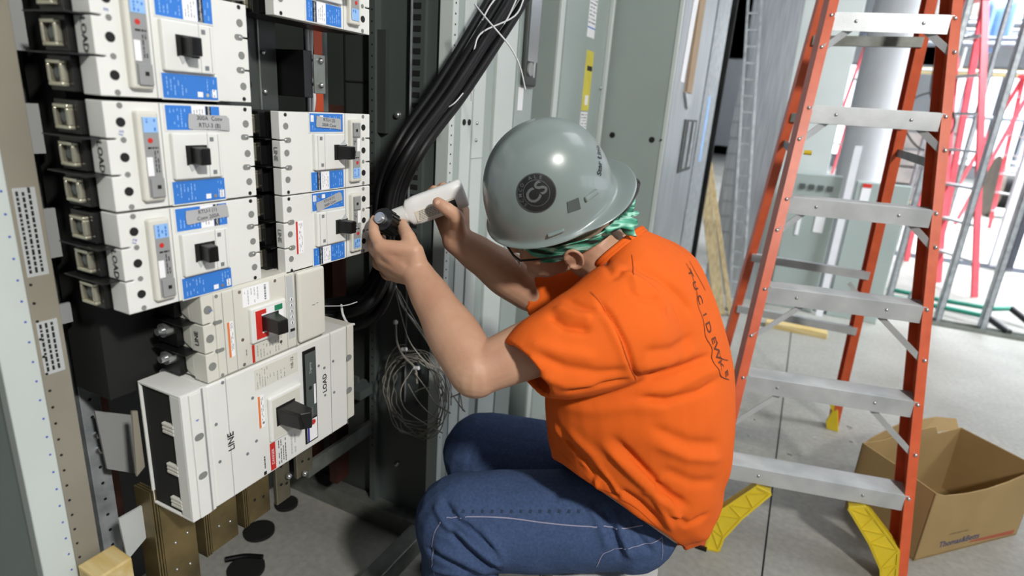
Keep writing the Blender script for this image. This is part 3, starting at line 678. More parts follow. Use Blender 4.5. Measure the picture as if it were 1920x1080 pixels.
# scalloped black line end
b = MB(); bk = MB()
for zz in (-0.048, 0, 0.048):
    b.prism([(-0.03, 0.0, zz - .020), (-0.05, 0.002, zz - 0.013), (-0.055, 0.004, zz), (-0.05, 0.002, zz + 0.013), (-0.03, 0.0, zz + .020)], (0, 0.01, 0))
    bk.box((-0.098, -0.008, zz - 0.02), (-0.052, 0.004, zz + 0.02))
b.build('line_scallop', M_beige, o); bk.build('terminal_block', M_black, o)
b = MB()
for zz in (-0.024, 0.024): b.box((-0.095, -0.02, zz - 0.0008), (-0.02, 0.013, zz + 0.0008))
b.build('phase_barrier', M_black, o)
for zz in (-0.038, 0.008): MB().cyl((-0.066, -0.022, zz), (-0.066, -0.006, zz), 0.011, 16).cyl((-0.066, -0.03, zz), (-0.066, -0.02, zz), 0.006, 8).build('terminal_stud', M_bolt, o)
b = MB()
for zz in (-0.047, 0, 0.047): b.disc((0, 0.0100, zz), (1, 0, 0), 0.0068, 18)
b.build('access_hole', M_hole, o)
b = MB()
for zz in (-0.0235, 0.0235): b.prism([(0.0034, y, z) for y, z in slot_poly(0.024, zz, 0.008, 0.0032)], (-0.003, 0, 0))
b.disc((0.003, 0.024, 0.066), (1, 0, 0), 0.003, 10).disc((0.003, 0.024, -0.066), (1, 0, 0), 0.003, 10)
b.build('screw_hole', M_hole, o)
g = MB().box((0.003, 0.033, -h2 + .003), (0.0034, 0.034, h2 - .003)).box((0.003, 0.053, -h2 + .003), (0.0034, 0.0537, h2 - .003)).box((0.003, 0.16, -h2 + .003), (0.0034, 0.1605, h2 - .003)).box((0.003, 0.181, -h2), (0.0036, 0.182, h2)); g.build('seam', M_bgrey, o)
MB().box((0.003, 0.039, -0.042), (0.0035, 0.05, 0.018)).build('warning_label', M_paper, o)
MB().box((0.0035, 0.039, -0.042), (0.0038, 0.043, 0.018)).build('warning_stripe', M_orange, o)
b = MB(); scribbles(b, 0.0035, 0.044, 0.049, -0.036, 0.016, 2, hgt=0.3); b.build('warning_markings', M_inkg, o)
MB().box((0.003, 0.071, 0.034), (0.0034, 0.125, 0.066)).build('diagram_label', M_paper, o)
b = MB(); scribbles(b, 0.0034, 0.073, 0.105, 0.037, 0.063, 5, hgt=0.14, dens=0.6); scribbles(b, 0.0034, 0.113, 0.118, 0.037, 0.063, 1, hgt=0.7, dens=0.9); b.build('diagram_markings', M_inkg, o)
MB().box((0.001, 0.080, -0.032), (0.010, 0.155, 0.030)).build('handle_bezel', M_white, o, bevel=0.003, seg=3)
MB().box((0.010, 0.088, -0.026), (0.0104, 0.147, 0.024)).build('handle_plate', M_paper, o)
MB().box((0.0104, 0.088, -0.026), (0.0108, 0.100, 0.024)).box((0.0104, 0.1, 0.016), (0.0108, 0.110, 0.024)).box((0.0104, 0.1, -0.026), (0.0108, 0.113, -0.018)).build('red_marking', M_red, o)
MB().box((0.0104, 0.128, 0.014), (0.0108, 0.145, 0.024)).box((0.0104, 0.128, -0.022), (0.0108, 0.14, -0.013)).build('green_marking', M_green, o)
MB().box((0.0104, 0.100, -0.015), (0.0112, 0.136, 0.013)).build('handle_slot', M_dhole, o)
MB().prism([(0.006, 0.100, -0.0125), (0.050, 0.099, -0.0125), (0.052, 0.118, -0.0125), (0.006, 0.132, -0.0125)], (0, 0, 0.025)).build('handle', M_black, o, bevel=0.002)
MB().prism([(0.003, 0.163, -0.052), (0.003, 0.163, 0.066), (0.003, 0.176, 0.066), (0.003, 0.178, 0.03), (0.003, 0.178, -0.052)], (0.0005, 0, 0)).build('setting_plate', M_lgrey, o)
b = MB()
for k in range(5): b.disc((0.0036, 0.172, 0.022 - k * 0.011), (1, 0, 0), 0.0034, 12)
b.build('setting_dial', M_paper, o)
b = MB()
for k in range(5): b.box((0.0042, 0.171, 0.0195 - k * 0.011), (0.0046, 0.1728, 0.0245 - k * 0.011))
b.box((0.0036, 0.167, -0.0385), (0.0045, 0.177, -0.0335)); b.build('dial_mark', M_ink, o)
MB().box((0.003, 0.083, -0.068), (0.0034, 0.088, -0.036)).build('red_strip', M_red, o)
b = MB(); scribbles(b, 0.003, 0.092, 0.15, -0.064, -0.038, 9, hgt=0.15, dens=0.55); scribbles(b, 0.003, 0.07, 0.074, -0.064, -0.038, 1, hgt=0.4); b.build('spec_markings', M_inkg, o)
b = MB()
for (y, z) in ((0.066, 0.062), (0.138, 0.064), (0.066, -0.02), (0.066, -0.064), (0.145, -0.05)): b.disc((0.003, y, z), (1, 0, 0), 0.003, 10)
b.build('cover_screw', M_bolt, o)
text('pen_number', '5', 0.01, M_pen, o, (0.0005, 0.0145, 0.045), (0, 0, 1), (0, -1, 0))
text('line_lettering', 'LINE', 0.012, M_ink, o, (-0.016, -0.0003, 0.0), (0, 0, 1), (-1, 0, 0), bold=0.0002)
MB().box((0.0102, 0.215, 0.0), (0.0106, 0.222, 0.0006)).box((0.0102, 0.226, 0.001), (0.0106, 0.23, 0.0016)).build('cover_mark', M_ink, o)

# ---- large main breaker with hollow terminal cover
o = empty('circuit_breaker', (FX, 0.507, 0.888), 'largest white circuit breaker, lowest, with open terminal cover marked LINE and LOAD', 'circuit breaker', 'moulded case circuit breakers')
h2 = 0.1125; Lb = 0.40
MB().box((-0.12, 0.043, -h2), (0, Lb - 0.034, h2)).build('case', M_white, o, bevel=0.004, seg=3)
MB().box((-0.12, Lb - 0.04, -h2 + .004), (-0.006, Lb - 0.004, h2 - .004)).build('load_end', M_beige, o, bevel=0.004, seg=3)
# hollow cover
t = 0.004
MB().box((-0.003, 0.0, -h2), (0, 0.043, h2)).box((-0.10, 0.0, h2 - t), (-0.003, 0.044, h2)).box((-0.10, 0.0, -h2), (-0.003, 0.044, -h2 + t)).box((-0.026, 0.0, -h2 + t), (-0.003, 0.006, h2 - t)).box((-0.10, 0.0, -h2 + t), (-0.096, 0.044, h2 - t)).build('terminal_cover', M_white, o, bevel=0.001)
for zz in (-0.035, 0.038, -0.098):
    b = MB()
    for q in range(3): b.box((-0.05, -0.001, zz + q * 0.0065), (-0.024, 0.012, zz + q * 0.0065 + 0.0045))
    b.build('cover_rib', M_beige, o, bevel=0.0006)
MB().box((-0.0955, 0.004, -h2 + t), (-0.0265, 0.046, h2 - t)).build('cavity_shade', M_dhole, o)  # solid black block, stands for the shade inside the hollow cover
MB().box((0.0, 0.012, -h2 + .002), (0.0035, 0.031, h2 - .002)).build('cover_rail', M_white, o, bevel=0.001)
MB().box((0.0, 0.034, -h2), (0.0006, 0.037, h2)).box((0.0, 0.078, -h2), (0.0005, 0.0788, h2)).box((0.0, 0.317, -h2), (0.0005, 0.318, h2)).box((0.0, 0.365, -h2), (0.0006, 0.366, h2)).build('seam', M_bgrey, o)
b = MB()
for zz in (0.035, -0.035): b.prism([(0.0036, y, z) for y, z in slot_poly(0.022, zz, 0.004, 0.006)], (-0.004, 0, 0))
for zz in (0.04, -0.035): b.prism([(0.0004, y, z) for y, z in slot_poly(Lb - 0.028, zz, 0.004, 0.006)], (-0.002, 0, 0))
b.build('access_hole', M_hole, o)
b = MB()
for (y, z) in ((0.055, 0.04), (0.056, -0.03), (0.128, 0.055), (0.13, -0.03), (0.285, 0.055), (0.30, 0.045), (0.325, 0.05), (0.326, -0.02), (0.30, -0.015), (0.073, 0.107), (0.11, -0.045)): b.disc((0.0, y, z), (1, 0, 0), 0.0028, 10, 0.001)
b.build('cover_screw', M_inkg, o)
text('line_lettering', 'LINE', 0.017, M_ink, o, (0.0004, 0.080, -0.004), (0, 0, 1), (0, -1, 0), bold=0.0003)
text('load_lettering', 'LOAD', 0.015, M_ink, o, (0.0004, 0.300, 0.012), (0, 0, 1), (0, -1, 0), bold=0.0003)
MB().box((0.0, 0.137, -0.01), (0.0005, 0.151, 0.052)).build('warning_label', M_paper, o)
MB().box((0.0005, 0.138, -0.01), (0.0008, 0.1425, 0.052)).build('warning_stripe', M_orange, o)
b = MB(); scribbles(b, 0.0005, 0.144, 0.150, 0.003, 0.048, 2, hgt=0.3); b.disc((0.0005, 0.1475, -0.002), (1, 0, 0), 0.0025, 10, 0.0004); b.build('warning_markings', M_inkg, o)
MB().box((0.0, 0.135, 0.065), (0.0004, 0.232, 0.104)).build('diagram_label', M_beige, o)
b = MB(); scribbles(b, 0.0004, 0.138, 0.165, 0.067, 0.102, 5, hgt=0.14, dens=0.6); scribbles(b, 0.0004, 0.165, 0.205, 0.067, 0.085, 5, hgt=0.12, dens=0.4); b.build('diagram_markings', M_inkg, o)
text('model_lettering', 'NB-22', 0.0085, M_ink, o, (0.0005, 0.218, 0.088), (0, 0, 1), (0, -1, 0))
MB().box((-0.002, 0.157, -0.048), (0.007, 0.235, 0.042)).build('handle_bezel', M_white, o, bevel=0.004, seg=3)
MB().box((0.007, 0.163, -0.042), (0.0076, 0.228, 0.036)).build('bezel_plate', M_beige, o, bevel=0.0003)
MB().box((0.0076, 0.170, -0.019), (0.0084, 0.214, 0.019)).build('handle_slot', M_dhole, o)
MB().prism([(0.004, 0.172, -0.016), (0.006, 0.170, 0.017), (0.055, 0.176, 0.014), (0.06, 0.178, -0.012)], (0, 0.008, 0)).prism([(0.004, 0.172, -0.0165), (0.055, 0.180, -0.0165), (0.066, 0.196, -0.0165), (0.056, 0.208, -0.0165), (0.004, 0.212, -0.0165)], (0, 0, 0.033)).build('handle', M_black, o, bevel=0.002)
MB().box((0.0, 0.243, -0.098), (0.003, 0.276, 0.100)).build('trip_unit', M_black, o, bevel=0.0025, seg=3)
MB().box((0.003, 0.247, -0.045), (0.0036, 0.273, 0.093)).build('trip_plate', M_dpaint, o)
MB().box((0.003, 0.247, -0.094), (0.0036, 0.273, -0.049)).build('trip_label', M_paper, o)
MB().disc((0.0036, 0.263, -0.056), (1, 0, 0), 0.0055, 16).build('trip_button', M_red, o)
MB().box((0.0036, 0.2475, -0.094), (0.004, 0.252, -0.049)).build('purple_stripe', mat('violet_print', '#3a3a8c', 0.5), o)
MB().box((0.0036, 0.267, -0.018), (0.004, 0.272, 0.024)).build('trip_paper', M_paper, o)
text('trip_lettering', 'Digitrip', 0.0075, M_lgrey, o, (0.0037, 0.259, 0.062), (0, 0, 1), (0, -1, 0))
text('trip_lettering', '310+', 0.0085, M_bgrey, o, (0.0037, 0.260, -0.03), (0, 0, 1), (0, -1, 0))
MB().disc((0.0036, 0.258, 0.02), (1, 0, 0), 0.004, 12).build('test_port', M_dhole, o)
MB().box((0.0, 0.158, -0.108), (0.0005, 0.170, -0.052)).build('danger_strip', M_red, o)
text('danger_lettering', 'DANGER', 0.008, M_paper, o, (0.0005, 0.164, -0.08), (0, 0, 1), (0, -1, 0), lift=0.0004)
b = MB(); scribbles(b, 0.0, 0.176, 0.197, -0.105, -0.055, 4, hgt=0.3, dens=0.75); scribbles(b, 0.0, 0.143, 0.147, -0.095, -0.07, 1, hgt=0.6); b.box((0, 0.142, -0.108), (0.0004, 0.148, -0.101)); b.build('danger_markings', M_ink, o)
b = MB(); scribbles(b, 0.0, 0.205, 0.222, -0.10, -0.055, 2, hgt=0.4, dens=0.8); b.build('spec_markings', M_lgrey, o)
text('pen_number', '4', 0.009, M_pen, o, (0.0036, 0.0215, 0.065), (0, 0, 1), (0, -1, 0))

# ------------------------------------------------------------------ black feeder cables and their ties
base = [(1190, -470, 2.12), (1075, -250, 1.84), (960, -40, 1.56), (900, 62, 1.46), (835, 165, 1.36), (766, 262, 1.28), (726, 350, 1.30), (718, 440, 1.325), (716, 520, 1.33), (683, 575, 1.32), (625, 592, 1.36), (560, 590, 1.34)]
offs = [(0, 0, 0, 0), (26, 6, .0, .012), (-24, -6, .01, .01), (12, 14, -.03, .011), (48, 16, .02, .012), (-8, 10, .03, .010), (36, -4, .04, .011)]
cl = ['uppermost black feeder cable of the bundle', 'black feeder cable second from the right in the bundle', 'leftmost black feeder cable of the bundle', 'black feeder cable lying in front of the bundle', 'rightmost black feeder cable of the bundle', 'black feeder cable behind the middle of the bundle', 'black feeder cable behind the right side of the bundle']
for k, (ox, oy, od, r) in enumerate(offs):
    pts = []
    for i, (x, y, d) in enumerate(base):
        s_ = max(0.45, 1.15 - 0.075 * i) if i < 8 else 0.8
        if i >= 8: pts.append(P(x + ox * 0.3, y + ox * 0.55 + 4 * k - 20, d + od))
        else: pts.append(P(x + ox * s_ * 0.8, y + oy * s_, d + od))
    tag(MB().tube(spline(pts, 8), r or 0.012, 14).build('feeder_cable', M_cable), cl[k] + ' crossing behind the hands', 'cable', 'black feeder cables')
def tie(pts, r=0.0022, lab='', w_=None):
    return tag(MB().tube(spline(pts, 6), r, 8).build('cable_tie', M_wirew), lab, 'cable tie', 'white cable ties')
tie([P(985, -10, 1.47), P(965, 30, 1.45), P(905, 60, 1.41), P(890, 90, 1.40), P(885, 130, 1.40), P(884, 190, 1.43)], 0.002, 'white cable tie tail hanging straight down in front of the cable bundle')
tie([P(890, 8, 1.40), P(912, 35, 1.38), P(932, 58, 1.38), P(958, 90, 1.4), P(975, 125, 1.42), P(985, 168, 1.45)], 0.0022, 'white cable tie tail crossing diagonally over the cable bundle')
tie([P(935, -10, 1.42), P(918, 12, 1.40), P(904, 38, 1.39)], 0.002, 'short white cable tie at the top of the cable bundle')
tie([P(970, -5, 1.45), P(955, 28, 1.44), P(945, 45, 1.44)], 0.002, 'short white cable tie right of the bundle at the top edge')
tie([P(823, 210, 1.35), P(850, 195, 1.33), P(868, 175, 1.36)], 0.0016, 'thin white tie tail poking out left of the perforated post')
tie([P(600, 574, 1.28), P(645, 573, 1.27), P(670, 566, 1.27)], 0.0012, 'thin tie line along the lower cable bundle')
tie([P(640, 572, 1.29), P(643, 590, 1.27), P(652, 606, 1.28), P(664, 608, 1.3)], 0.0028, 'grey cable tie looped around the lower cable bundle')

# ------------------------------------------------------------------ coils of thin pale control wire on the side panel
rnd = random.Random(3)
cc = V((-0.945, 1.395, 0.575))
cnt = 0
wl = ['pale control wire coiled on the side panel below the hands']
for k in range(9):
    rr_ = 0.105 + rnd.uniform(-0.02, 0.022); dx, dz = rnd.uniform(-.02, .015), rnd.uniform(-.015, .015); pts = []
    st_ = rnd.uniform(60, 110); tot = rnd.uniform(300, 420)
    for i in range(26):
        a = R(st_ + tot * i / 25); sq = 1 + 0.1 * math.sin(a * 2 + k)
        pts.append(cc + V((dx + rr_ * 0.9 * math.cos(a), rnd.uniform(-.012, .012) - 0.003 * k, dz + rr_ * 1.15 * sq * math.sin(a))))
    tag(MB().tube(spline(pts, 4), 0.0017, 6).build('control_wire', M_wire), 'loop of thin pale control wire coiled against the dark side panel below the hands', 'wire', 'coiled control wires')
ws = [[(742, 535, 1.66), (755, 575, 1.68), (790, 620, 1.70), (830, 690, 1.70), (850, 745, 1.66)],
      [(744, 540, 1.66), (762, 585, 1.68), (800, 640, 1.70), (842, 712, 1.69), (846, 760, 1.66)],
      [(740, 538, 1.66), (752, 590, 1.68), (768, 640, 1.70), (800, 680, 1.70), (832, 700, 1.70), (838, 755, 1.68)],
      [(748, 545, 1.66), (778, 600, 1.68), (822, 665, 1.70), (858, 725, 1.66), (868, 770, 1.62)]]
for k, w_ in enumerate(ws):
    tag(MB().tube(spline([P(*q) for q in w_], 6), 0.0018, 6).build('control_wire', M_wire if k else M_wirew), 'thin pale control wire falling from the tie to the coil, %s' % ['leftmost and whitest', 'second', 'looping widest to the left', 'nearest the forearm'][k], 'wire', 'falling control wires')
ws = [[(742, 605, 1.80), (744, 640, 1.78), (757, 668, 1.76), (778, 690, 1.74), (782, 720, 1.72)],
      [(775, 690, 1.74), (752, 730, 1.72), (758, 765, 1.7), (790, 790, 1.68), (830, 812, 1.66)],
      [(778, 700, 1.72), (800, 730, 1.70), (815, 755, 1.68), (845, 775, 1.66)],
      [(765, 720, 1.72), (782, 750, 1.70), (805, 775, 1.68), (828, 788, 1.66)],
      [(778, 735, 1.7), (792, 728, 1.69), (806, 727, 1.68)],
      [(845, 745, 1.64), (862, 738, 1.62), (875, 730, 1.6)], [(850, 742, 1.64), (862, 760, 1.62), (872, 772, 1.6)],
      [(788, 815, 1.68), (805, 805, 1.67), (822, 792, 1.66)]]
for k, w_ in enumerate(ws):
    tag(MB().tube(spline([P(*q) for q in w_], 6), 0.0035 if k == 0 else 0.0018, 6).build('control_wire', M_wire), ['bundled grey wires hanging from the white clip above the coil', 'wire end curving down left through the coil', 'upper straight wire end crossing the coil', 'lower wire end crossing the coil to the knee', 'short wire stub in the middle of the coil', 'short wire stub by the elbow', 'short wire stub between elbow and knee', 'short wire stub below the coil'][k], 'wire', 'wire ends')
tag(MB().dome(P(742, 604, 1.80), (0.3, -1, 0), 0.008, 0.01).build('wire_clip', M_wirew), 'small white clip on the dark side panel above the wire bundle', 'clip')
for k, q in enumerate([(758, 655, 1.765), (781, 690, 1.735)]):
    tag(MB().cyl(P(*q) - V((.008, 0, .002)), P(*q) + V((.008, 0, .002)), 0.006, 10).build('cable_tie', M_wirew), ['white tie band half way down the hanging wire bundle', 'white tie band where the wire coil begins'][k], 'cable tie', 'white cable ties')
# cable ends coming through the floor of the section
for k, (x, y, r) in enumerate([(-1.42, 1.17, 0.05), (-1.32, 1.03, 0.055), (-1.45, 1.32, 0.04)]):
    tag(MB().cyl((x, y, 0.0), (x, y, 0.012), r, 22).build('conduit_opening', M_dhole), 'round black conduit opening in the floor inside the switchboard, %s' % ['middle one', 'nearest to the camera', 'farthest back'][k], 'conduit opening')
tag(MB().tube(spline([(-1.40, 1.02, 0.012), (-1.36, 1.06, 0.012), (-1.31, 1.085, 0.012)]), 0.009, 8).build('cable_stub', M_cable), 'short black cable stub lying on the floor inside the switchboard', 'cable')

# ------------------------------------------------------------------ the closed cabinets further along the row (front plane x = -0.9)
ca = empty('switchgear_cabinet', (-0.9, 1.47, 0), 'pale grey switchgear cabinet beside the open section, two black holes in its cover', 'cabinet')
def cb(nm, a, b, m, p, **k): return MB().box(a, b).build(nm, m, p, **k)
cb('body', (-0.6, 0.01, 0), (-0.03, 0.395, 2.4), M_gpaint, ca)
cb('cover', (-0.028, 0.015, 0.05), (-0.004, 0.075, 2.4), M_gpaint, ca)
cb('cover', (-0.028, 0.055, 0.05), (0.0, 0.115, 2.4), M_gpaint2, ca, bevel=0.002)
cb('cover', (-0.028, 0.118, 0.05), (0.004, 0.185, 2.4), M_gpaint2, ca, bevel=0.002)
cb('cover', (-0.028, 0.19, 0.05), (-0.008, 0.255, 2.4), M_gpaint, ca)
cb('cover', (-0.028, 0.262, 0.05), (0.0, 0.395, 2.4), M_gpaint2, ca, bevel=0.002)
b = MB()
for y in (0.070, 0.100): b.disc((0.0002, y, 1.397 - 0.0), (1, 0, 0), 0.009, 16, 0.0015)
b.build('grommet_hole', M_dhole, ca)
b = MB()
for z in (1.395, 1.345): b.dome((0.004, 0.14, z), (1, 0, 0), 0.006, 0.005)
b.dome((0.004, .17, 0.62), (1, 0, 0), 0.008, 0.008); b.build('bolt', M_bolt, ca)
MB().box((0.0, 0.118, 1.29), (0.0046, 0.185, 1.2915)).build('cover_joint', M_inkg, ca)
cm = empty('meter_cabinet', (-0.9, 1.87, 0), 'grey switchgear door carrying a dark meter housing above the hard hat', 'cabinet')
cb('body', (-0.6, 0.005, 0), (-0.03, 0.135, 2.4), M_gpaint, cm)
cb('door', (-0.03, 0.005, 0.05), (0.0, 0.145, 2.4), M_gpaint, cm, bevel=0.003)
cb('meter_housing', (0.0, 0.028, 1.52), (0.02, 0.128, 1.83), M_dpaint2, cm, bevel=0.01, seg=3)
cb('meter_window', (0.02, 0.036, 1.60), (0.022, 0.115, 1.80), mat('smoked_meter_window', '#7c8687', 0.15, var=0.05), cm)
MB().disc((0.02, 0.06, 1.575), (1, 0, 0), 0.022, 20, 0.006).build('meter_dial', M_bgrey, cm)
cb('meter_slot', (0.02, 0.09, 1.55), (0.0225, 0.1, 1.60), M_lgrey, cm)
cb('paper_label', (0.0, 0.025, 1.44), (0.0006, 0.065, 1.515), M_paper, cm)
cs = empty('switchgear_cabinet', (-0.9, 2.2, 0), 'grey switchgear cabinet with yellow warning sticker behind the hard hat', 'cabinet')
cb('body', (-0.6, 0.0, 0), (-0.002, 0.64, 2.4), M_gpaint, cs)
cb('return_edge', (-0.35, -0.02, 0), (-0.3, 0.0, 2.4), M_dpaint2, cs)
cb('door', (-0.002, 0.05, 0.05), (0.012, 0.52, 2.4), M_gpaint, cs, bevel=0.004)
cb('frame_strip', (-0.002, 0.0, 0), (0.006, 0.045, 2.4), M_gpaint2, cs)
cb('edge_rib', (-0.002, 0.60, 0), (0.018, 0.625, 2.4), M_gpaint2, cs, bevel=0.003)
cb('yellow_label', (0.012, 0.31, 1.455), (0.0126, 0.405, 1.70), M_yst, cs)
MB().box((0.0126, 0.335, 1.62), (0.013, 0.40, 1.64)).build('yellow_label_print', M_ink, cs)
MB().box((0.0126, 0.345, 1.48), (0.013, 0.385, 1.52)).build('yellow_label_figure', M_paper, cs)
cb('lower_label', (0.012, 0.31, 1.36), (0.0126, 0.40, 1.45), M_paper, cs)
cb('upper_label', (0.012, 0.29, 1.75), (0.0126, 0.385, 2.05), M_paper, cs)
b = MB(); scribbles(b, 0.0126, 0.295, 0.38, 1.80, 2.03, 16, False, hgt=0.35); scribbles(b, 0.0126, 0.315, 0.395, 1.37, 1.445, 6, False, hgt=0.35); b.build('label_markings', M_inkg, cs)
MB().box((0.0126, 0.29, 1.785), (0.013, 0.385, 1.79)).build('label_rule', M_blue, cs)
MB().dome((0.006, 0.57, 1.56), (1, 0, 0), 0.008, 0.008).build('bolt', M_bolt, cs)
# black panel put in for the shade of the recess between the cabinets
tag(MB().box((-1.5, 2.012, 0), (-1.26, 2.17, 2.4)).build('recess_shade_panel', M_dhole), 'black panel added for the shade between the meter cabinet and the yellow sticker cabinet', 'panel')
# protruding section whose side faces the camera
cp = empty('protruding_cabinet', (-0.9, 2.86, 0), 'broad grey cabinet side with two black holes behind the hard hat brim', 'cabinet')
cb('body', (-0.5, 0.0, 0), (0.305, 1.45, 2.4), M_gpaint, cp, bevel=0.004)
cb('corner_bead', (0.298, -0.006, 0), (0.318, 0.012, 2.4), M_gpaint2, cp, bevel=0.003)
b = MB()
for (x, z) in ((0.061, 1.353), (0.255, 1.347)): b.disc((x, -0.0002, z), (0, -1, 0), 0.014, 18, 0.002)
b.disc((0.30, -0.008, 1.35), (0, -1, 0), 0.005, 10, 0.002)
b.build('grommet_hole', M_dhole, cp)
cb('bright_cover', (0.305, 0.02, 0.03), (0.318, 0.90, 2.4), M_alu, cp)
cb('bright_cover', (0.305, 0.92, 0.03), (0.322, 1.44, 2.4), M_galv, cp)
MB().prism([(0.319, 0.14, 1.62), (0.319, 0.23, 1.62), (0.319, 0.33, 2.2), (0.319, 0.21, 2.2)], (0.003, 0, 0)).build('paper_label', M_paper, cp)
cb('tan_strip', (0.318, 0.30, 1.58), (0.33, 0.45, 2.35), M_tan, cp)
MB().prism([(0.32, 0.27, 1.58), (0.32, 0.50, 1.56), (0.32, 0.40, 1.50)], (0.01, 0, 0)).build('latch_plate', M_alul, cp)
cb('vent_frame', (0.318, 0.42, 1.17), (0.324, 0.80, 1.45), M_dpaint2, cp)
cb('vent_blade', (0.324, 0.50, 1.19), (0.328, 0.58, 1.44), M_galv, cp); cb('vent_blade', (0.324, 0.66, 1.19), (0.328, 0.74, 1.44), M_galv, cp)
MB().box((0.322, 1.1, 1.2), (0.323, 1.18, 1.6)).build('side_label', M_lblue, cp)
# black strip standing in for the shade of the gap ending the row
tag(MB().box((-0.72, 4.42, 0), (-0.56, 4.46, 2.5)).build('gap_shade_strip', M_dhole), 'narrow black strip for the shaded gap between the bright cabinet cover and the leaning board', 'gap_shade')

# ------------------------------------------------------------------ orange stepladder
ld = empty('step_ladder', (0.25, 1.98, 0), 'large orange fibreglass stepladder with aluminium steps and yellow feet', 'ladder')
O = V((0.25, 1.98, 0))
LF, RF = V((-0.055, 1.885, 0)), V((0.575, 2.035, 0))
LT, RT = V((0.02, 2.60, 2.42)), V((0.30, 2.63, 2.42))
LB, RB = V((-0.185, 3.14, 0)), V((0.415, 3.14, 0)); LBT, RBT = V((0.005, 2.72, 2.42)), V((0.305, 2.72, 2.42))
def lerp(a, b, z): return a.lerp(b, z / 2.42)
sdx = (RF - LF).normalized()
for a, b_, s_ in ((LF, LT, 1), (RF, RT, -1)):
    m_ = MB(); a, b_ = a - O, b_ - O; d = (b_ - a).normalized(); sd = (sdx - d * sdx.dot(d)).normalized(); bk_ = d.cross(sd) * -1
    if bk_.y < 0: bk_ = -bk_
    m_.beam(a, b_, 0.030, 0.004, sd)                                   # front flange facing the camera
    m_.beam(a + bk_ * 0.042 - sd * s_ * 0.013, b_ + bk_ * 0.042 - sd * s_ * 0.013, 0.004, 0.085, sd)
    m_.beam(a + bk_ * 0.084, b_ + bk_ * 0.084, 0.030, 0.004, sd)
    m_.build('front_rail', M_fib, ld)
for a, b_, s_ in ((LB, LBT, 1), (RB, RBT, -1)):
    m_ = MB(); a, b_ = a - O, b_ - O; d = (b_ - a).normalized(); sd = (sdx - d * sdx.dot(d)).normalized(); bk_ = d.cross(sd)
    if bk_.y < 0: bk_ = -bk_
    m_.beam(a, b_, 0.036, 0.004, sd); m_.beam(a + bk_ * 0.026 - sd * s_ * 0.016, b_ + bk_ * 0.026 - sd * s_ * 0.016, 0.004, 0.052, sd)
    m_.beam(a + bk_ * 0.052, b_ + bk_ * 0.052, 0.036, 0.004, sd); m_.build('rear_rail', M_fib, ld)
for i in range(1, 8):
    z = 0.305 * i; a, b_ = lerp(LF, LT, z) - O, lerp(RF, RT, z) - O; s_ = (b_ - a).normalized()
    a, b_ = a + s_ * 0.012, b_ - s_ * 0.012
    m_ = MB(); m_.beam(a + V((0, 0, -0.028)) - V((0, .004, 0)), b_ + V((0, 0, -0.028)) - V((0, .004, 0)), 0.003, 0.056, (0, 1, 0))
    m_.beam(a + V((0, .042, 0)), b_ + V((0, .042, 0)), 0.092, 0.003, (0, 1, 0)); m_.beam(a + V((0, .085, -0.014)), b_ + V((0, .085, -0.014)), 0.003, 0.028, (0, 1, 0))
    for q in range(9): m_.beam(a + V((0, .004 + .0095 * q, 0.002)), b_ + V((0, .004 + .0095 * q, 0.002)), 0.004, 0.003, (0, 1, 0))
    st_ = m_.build('step', M_alul, ld)
    rv = MB()
    for t in (0.2, 0.78): rv.dome(a.lerp(b_, t) + V((0, -.0055, -0.025)), (0, -1, 0), 0.006, 0.004, 10)
    rv.build('step_rivet', M_bolt, st_)
    rv = MB()
    for e, t_ in ((a - s_ * .010, 0), (b_ + s_ * .010, 1)):
        for dz in (-0.008, -0.040): rv.dome(e + V((0, -.0055, dz)), (0, -1, 0.0), 0.0065, 0.005, 10)
    rv.build('rail_rivet', M_bolt, ld)
    # diagonal braces under the step
    if i in (2, 3, 4, 5, 6):
        dl = 0.17 if i <= 3 else 0.115; ix = 0.15 if i <= 3 else 0.075
        for e, f_, sg in ((LF, LT, 1), (RF, RT, -1)):
            p_ = lerp(e, f_, z - dl) - O + V((0.004 * sg, 0.002, 0)); q_ = (a if sg == 1 else b_) + s_ * sg * ix + V((0, .03, -0.03))
            MB().beam(p_, q_, 0.022 if i > 3 else 0.020, 0.003, (0, 0.0, 1)).build('brace', M_alul, ld)
            MB().dome(p_ + V((-.008 * sg, -.006, 0.002)), (0, -1, 0), 0.0065, 0.005, 10).build('rail_rivet', M_bolt, ld)
# rear horizontals
for z in (0.56, 0.84, 1.49, 1.79):
    a, b_ = lerp(LB, LBT, z) - O, lerp(RB, RBT, z) - O
    m_ = MB(); m_.beam(a, b_, 0.03, 0.036, (0, 1, 0)); m_.build('rear_brace', M_galvd if z > 1.3 else M_alul, ld)
for z, sx in ((0.8, -1),):
    a, b_ = lerp(LB, LBT, z) - O, lerp(RB, RBT, z) - O
    MB().beam(b_ + V((-.07, 0, -.01)), b_ + V((0.005, 0, -.09)), 0.02, 0.003, (0, 0, 1)).build('brace', M_alul, ld)
# spreader bar on the right side
for s_, f0, f1, g0, g1 in ((1, RF, RT, RB, RBT), (-1, LF, LT, LB, LBT)):
    a, b_ = lerp(f0, f1, 1.36) - O + V((0, 0.08, 0)), lerp(g0, g1, 1.38) - O
    mid = (a + b_) / 2 + V((0, 0, 0.0)); MB().beam(a, mid, 0.03, 0.004, (0, 0, 1)).beam(mid, b_, 0.03, 0.004, (0, 0, 1)).build('spreader_bar', M_galvd, ld)
MB().box((-0.25, 0.56, 2.40), (0.09, 0.80, 2.44)).build('top_cap', M_yel, ld, bevel=0.01)
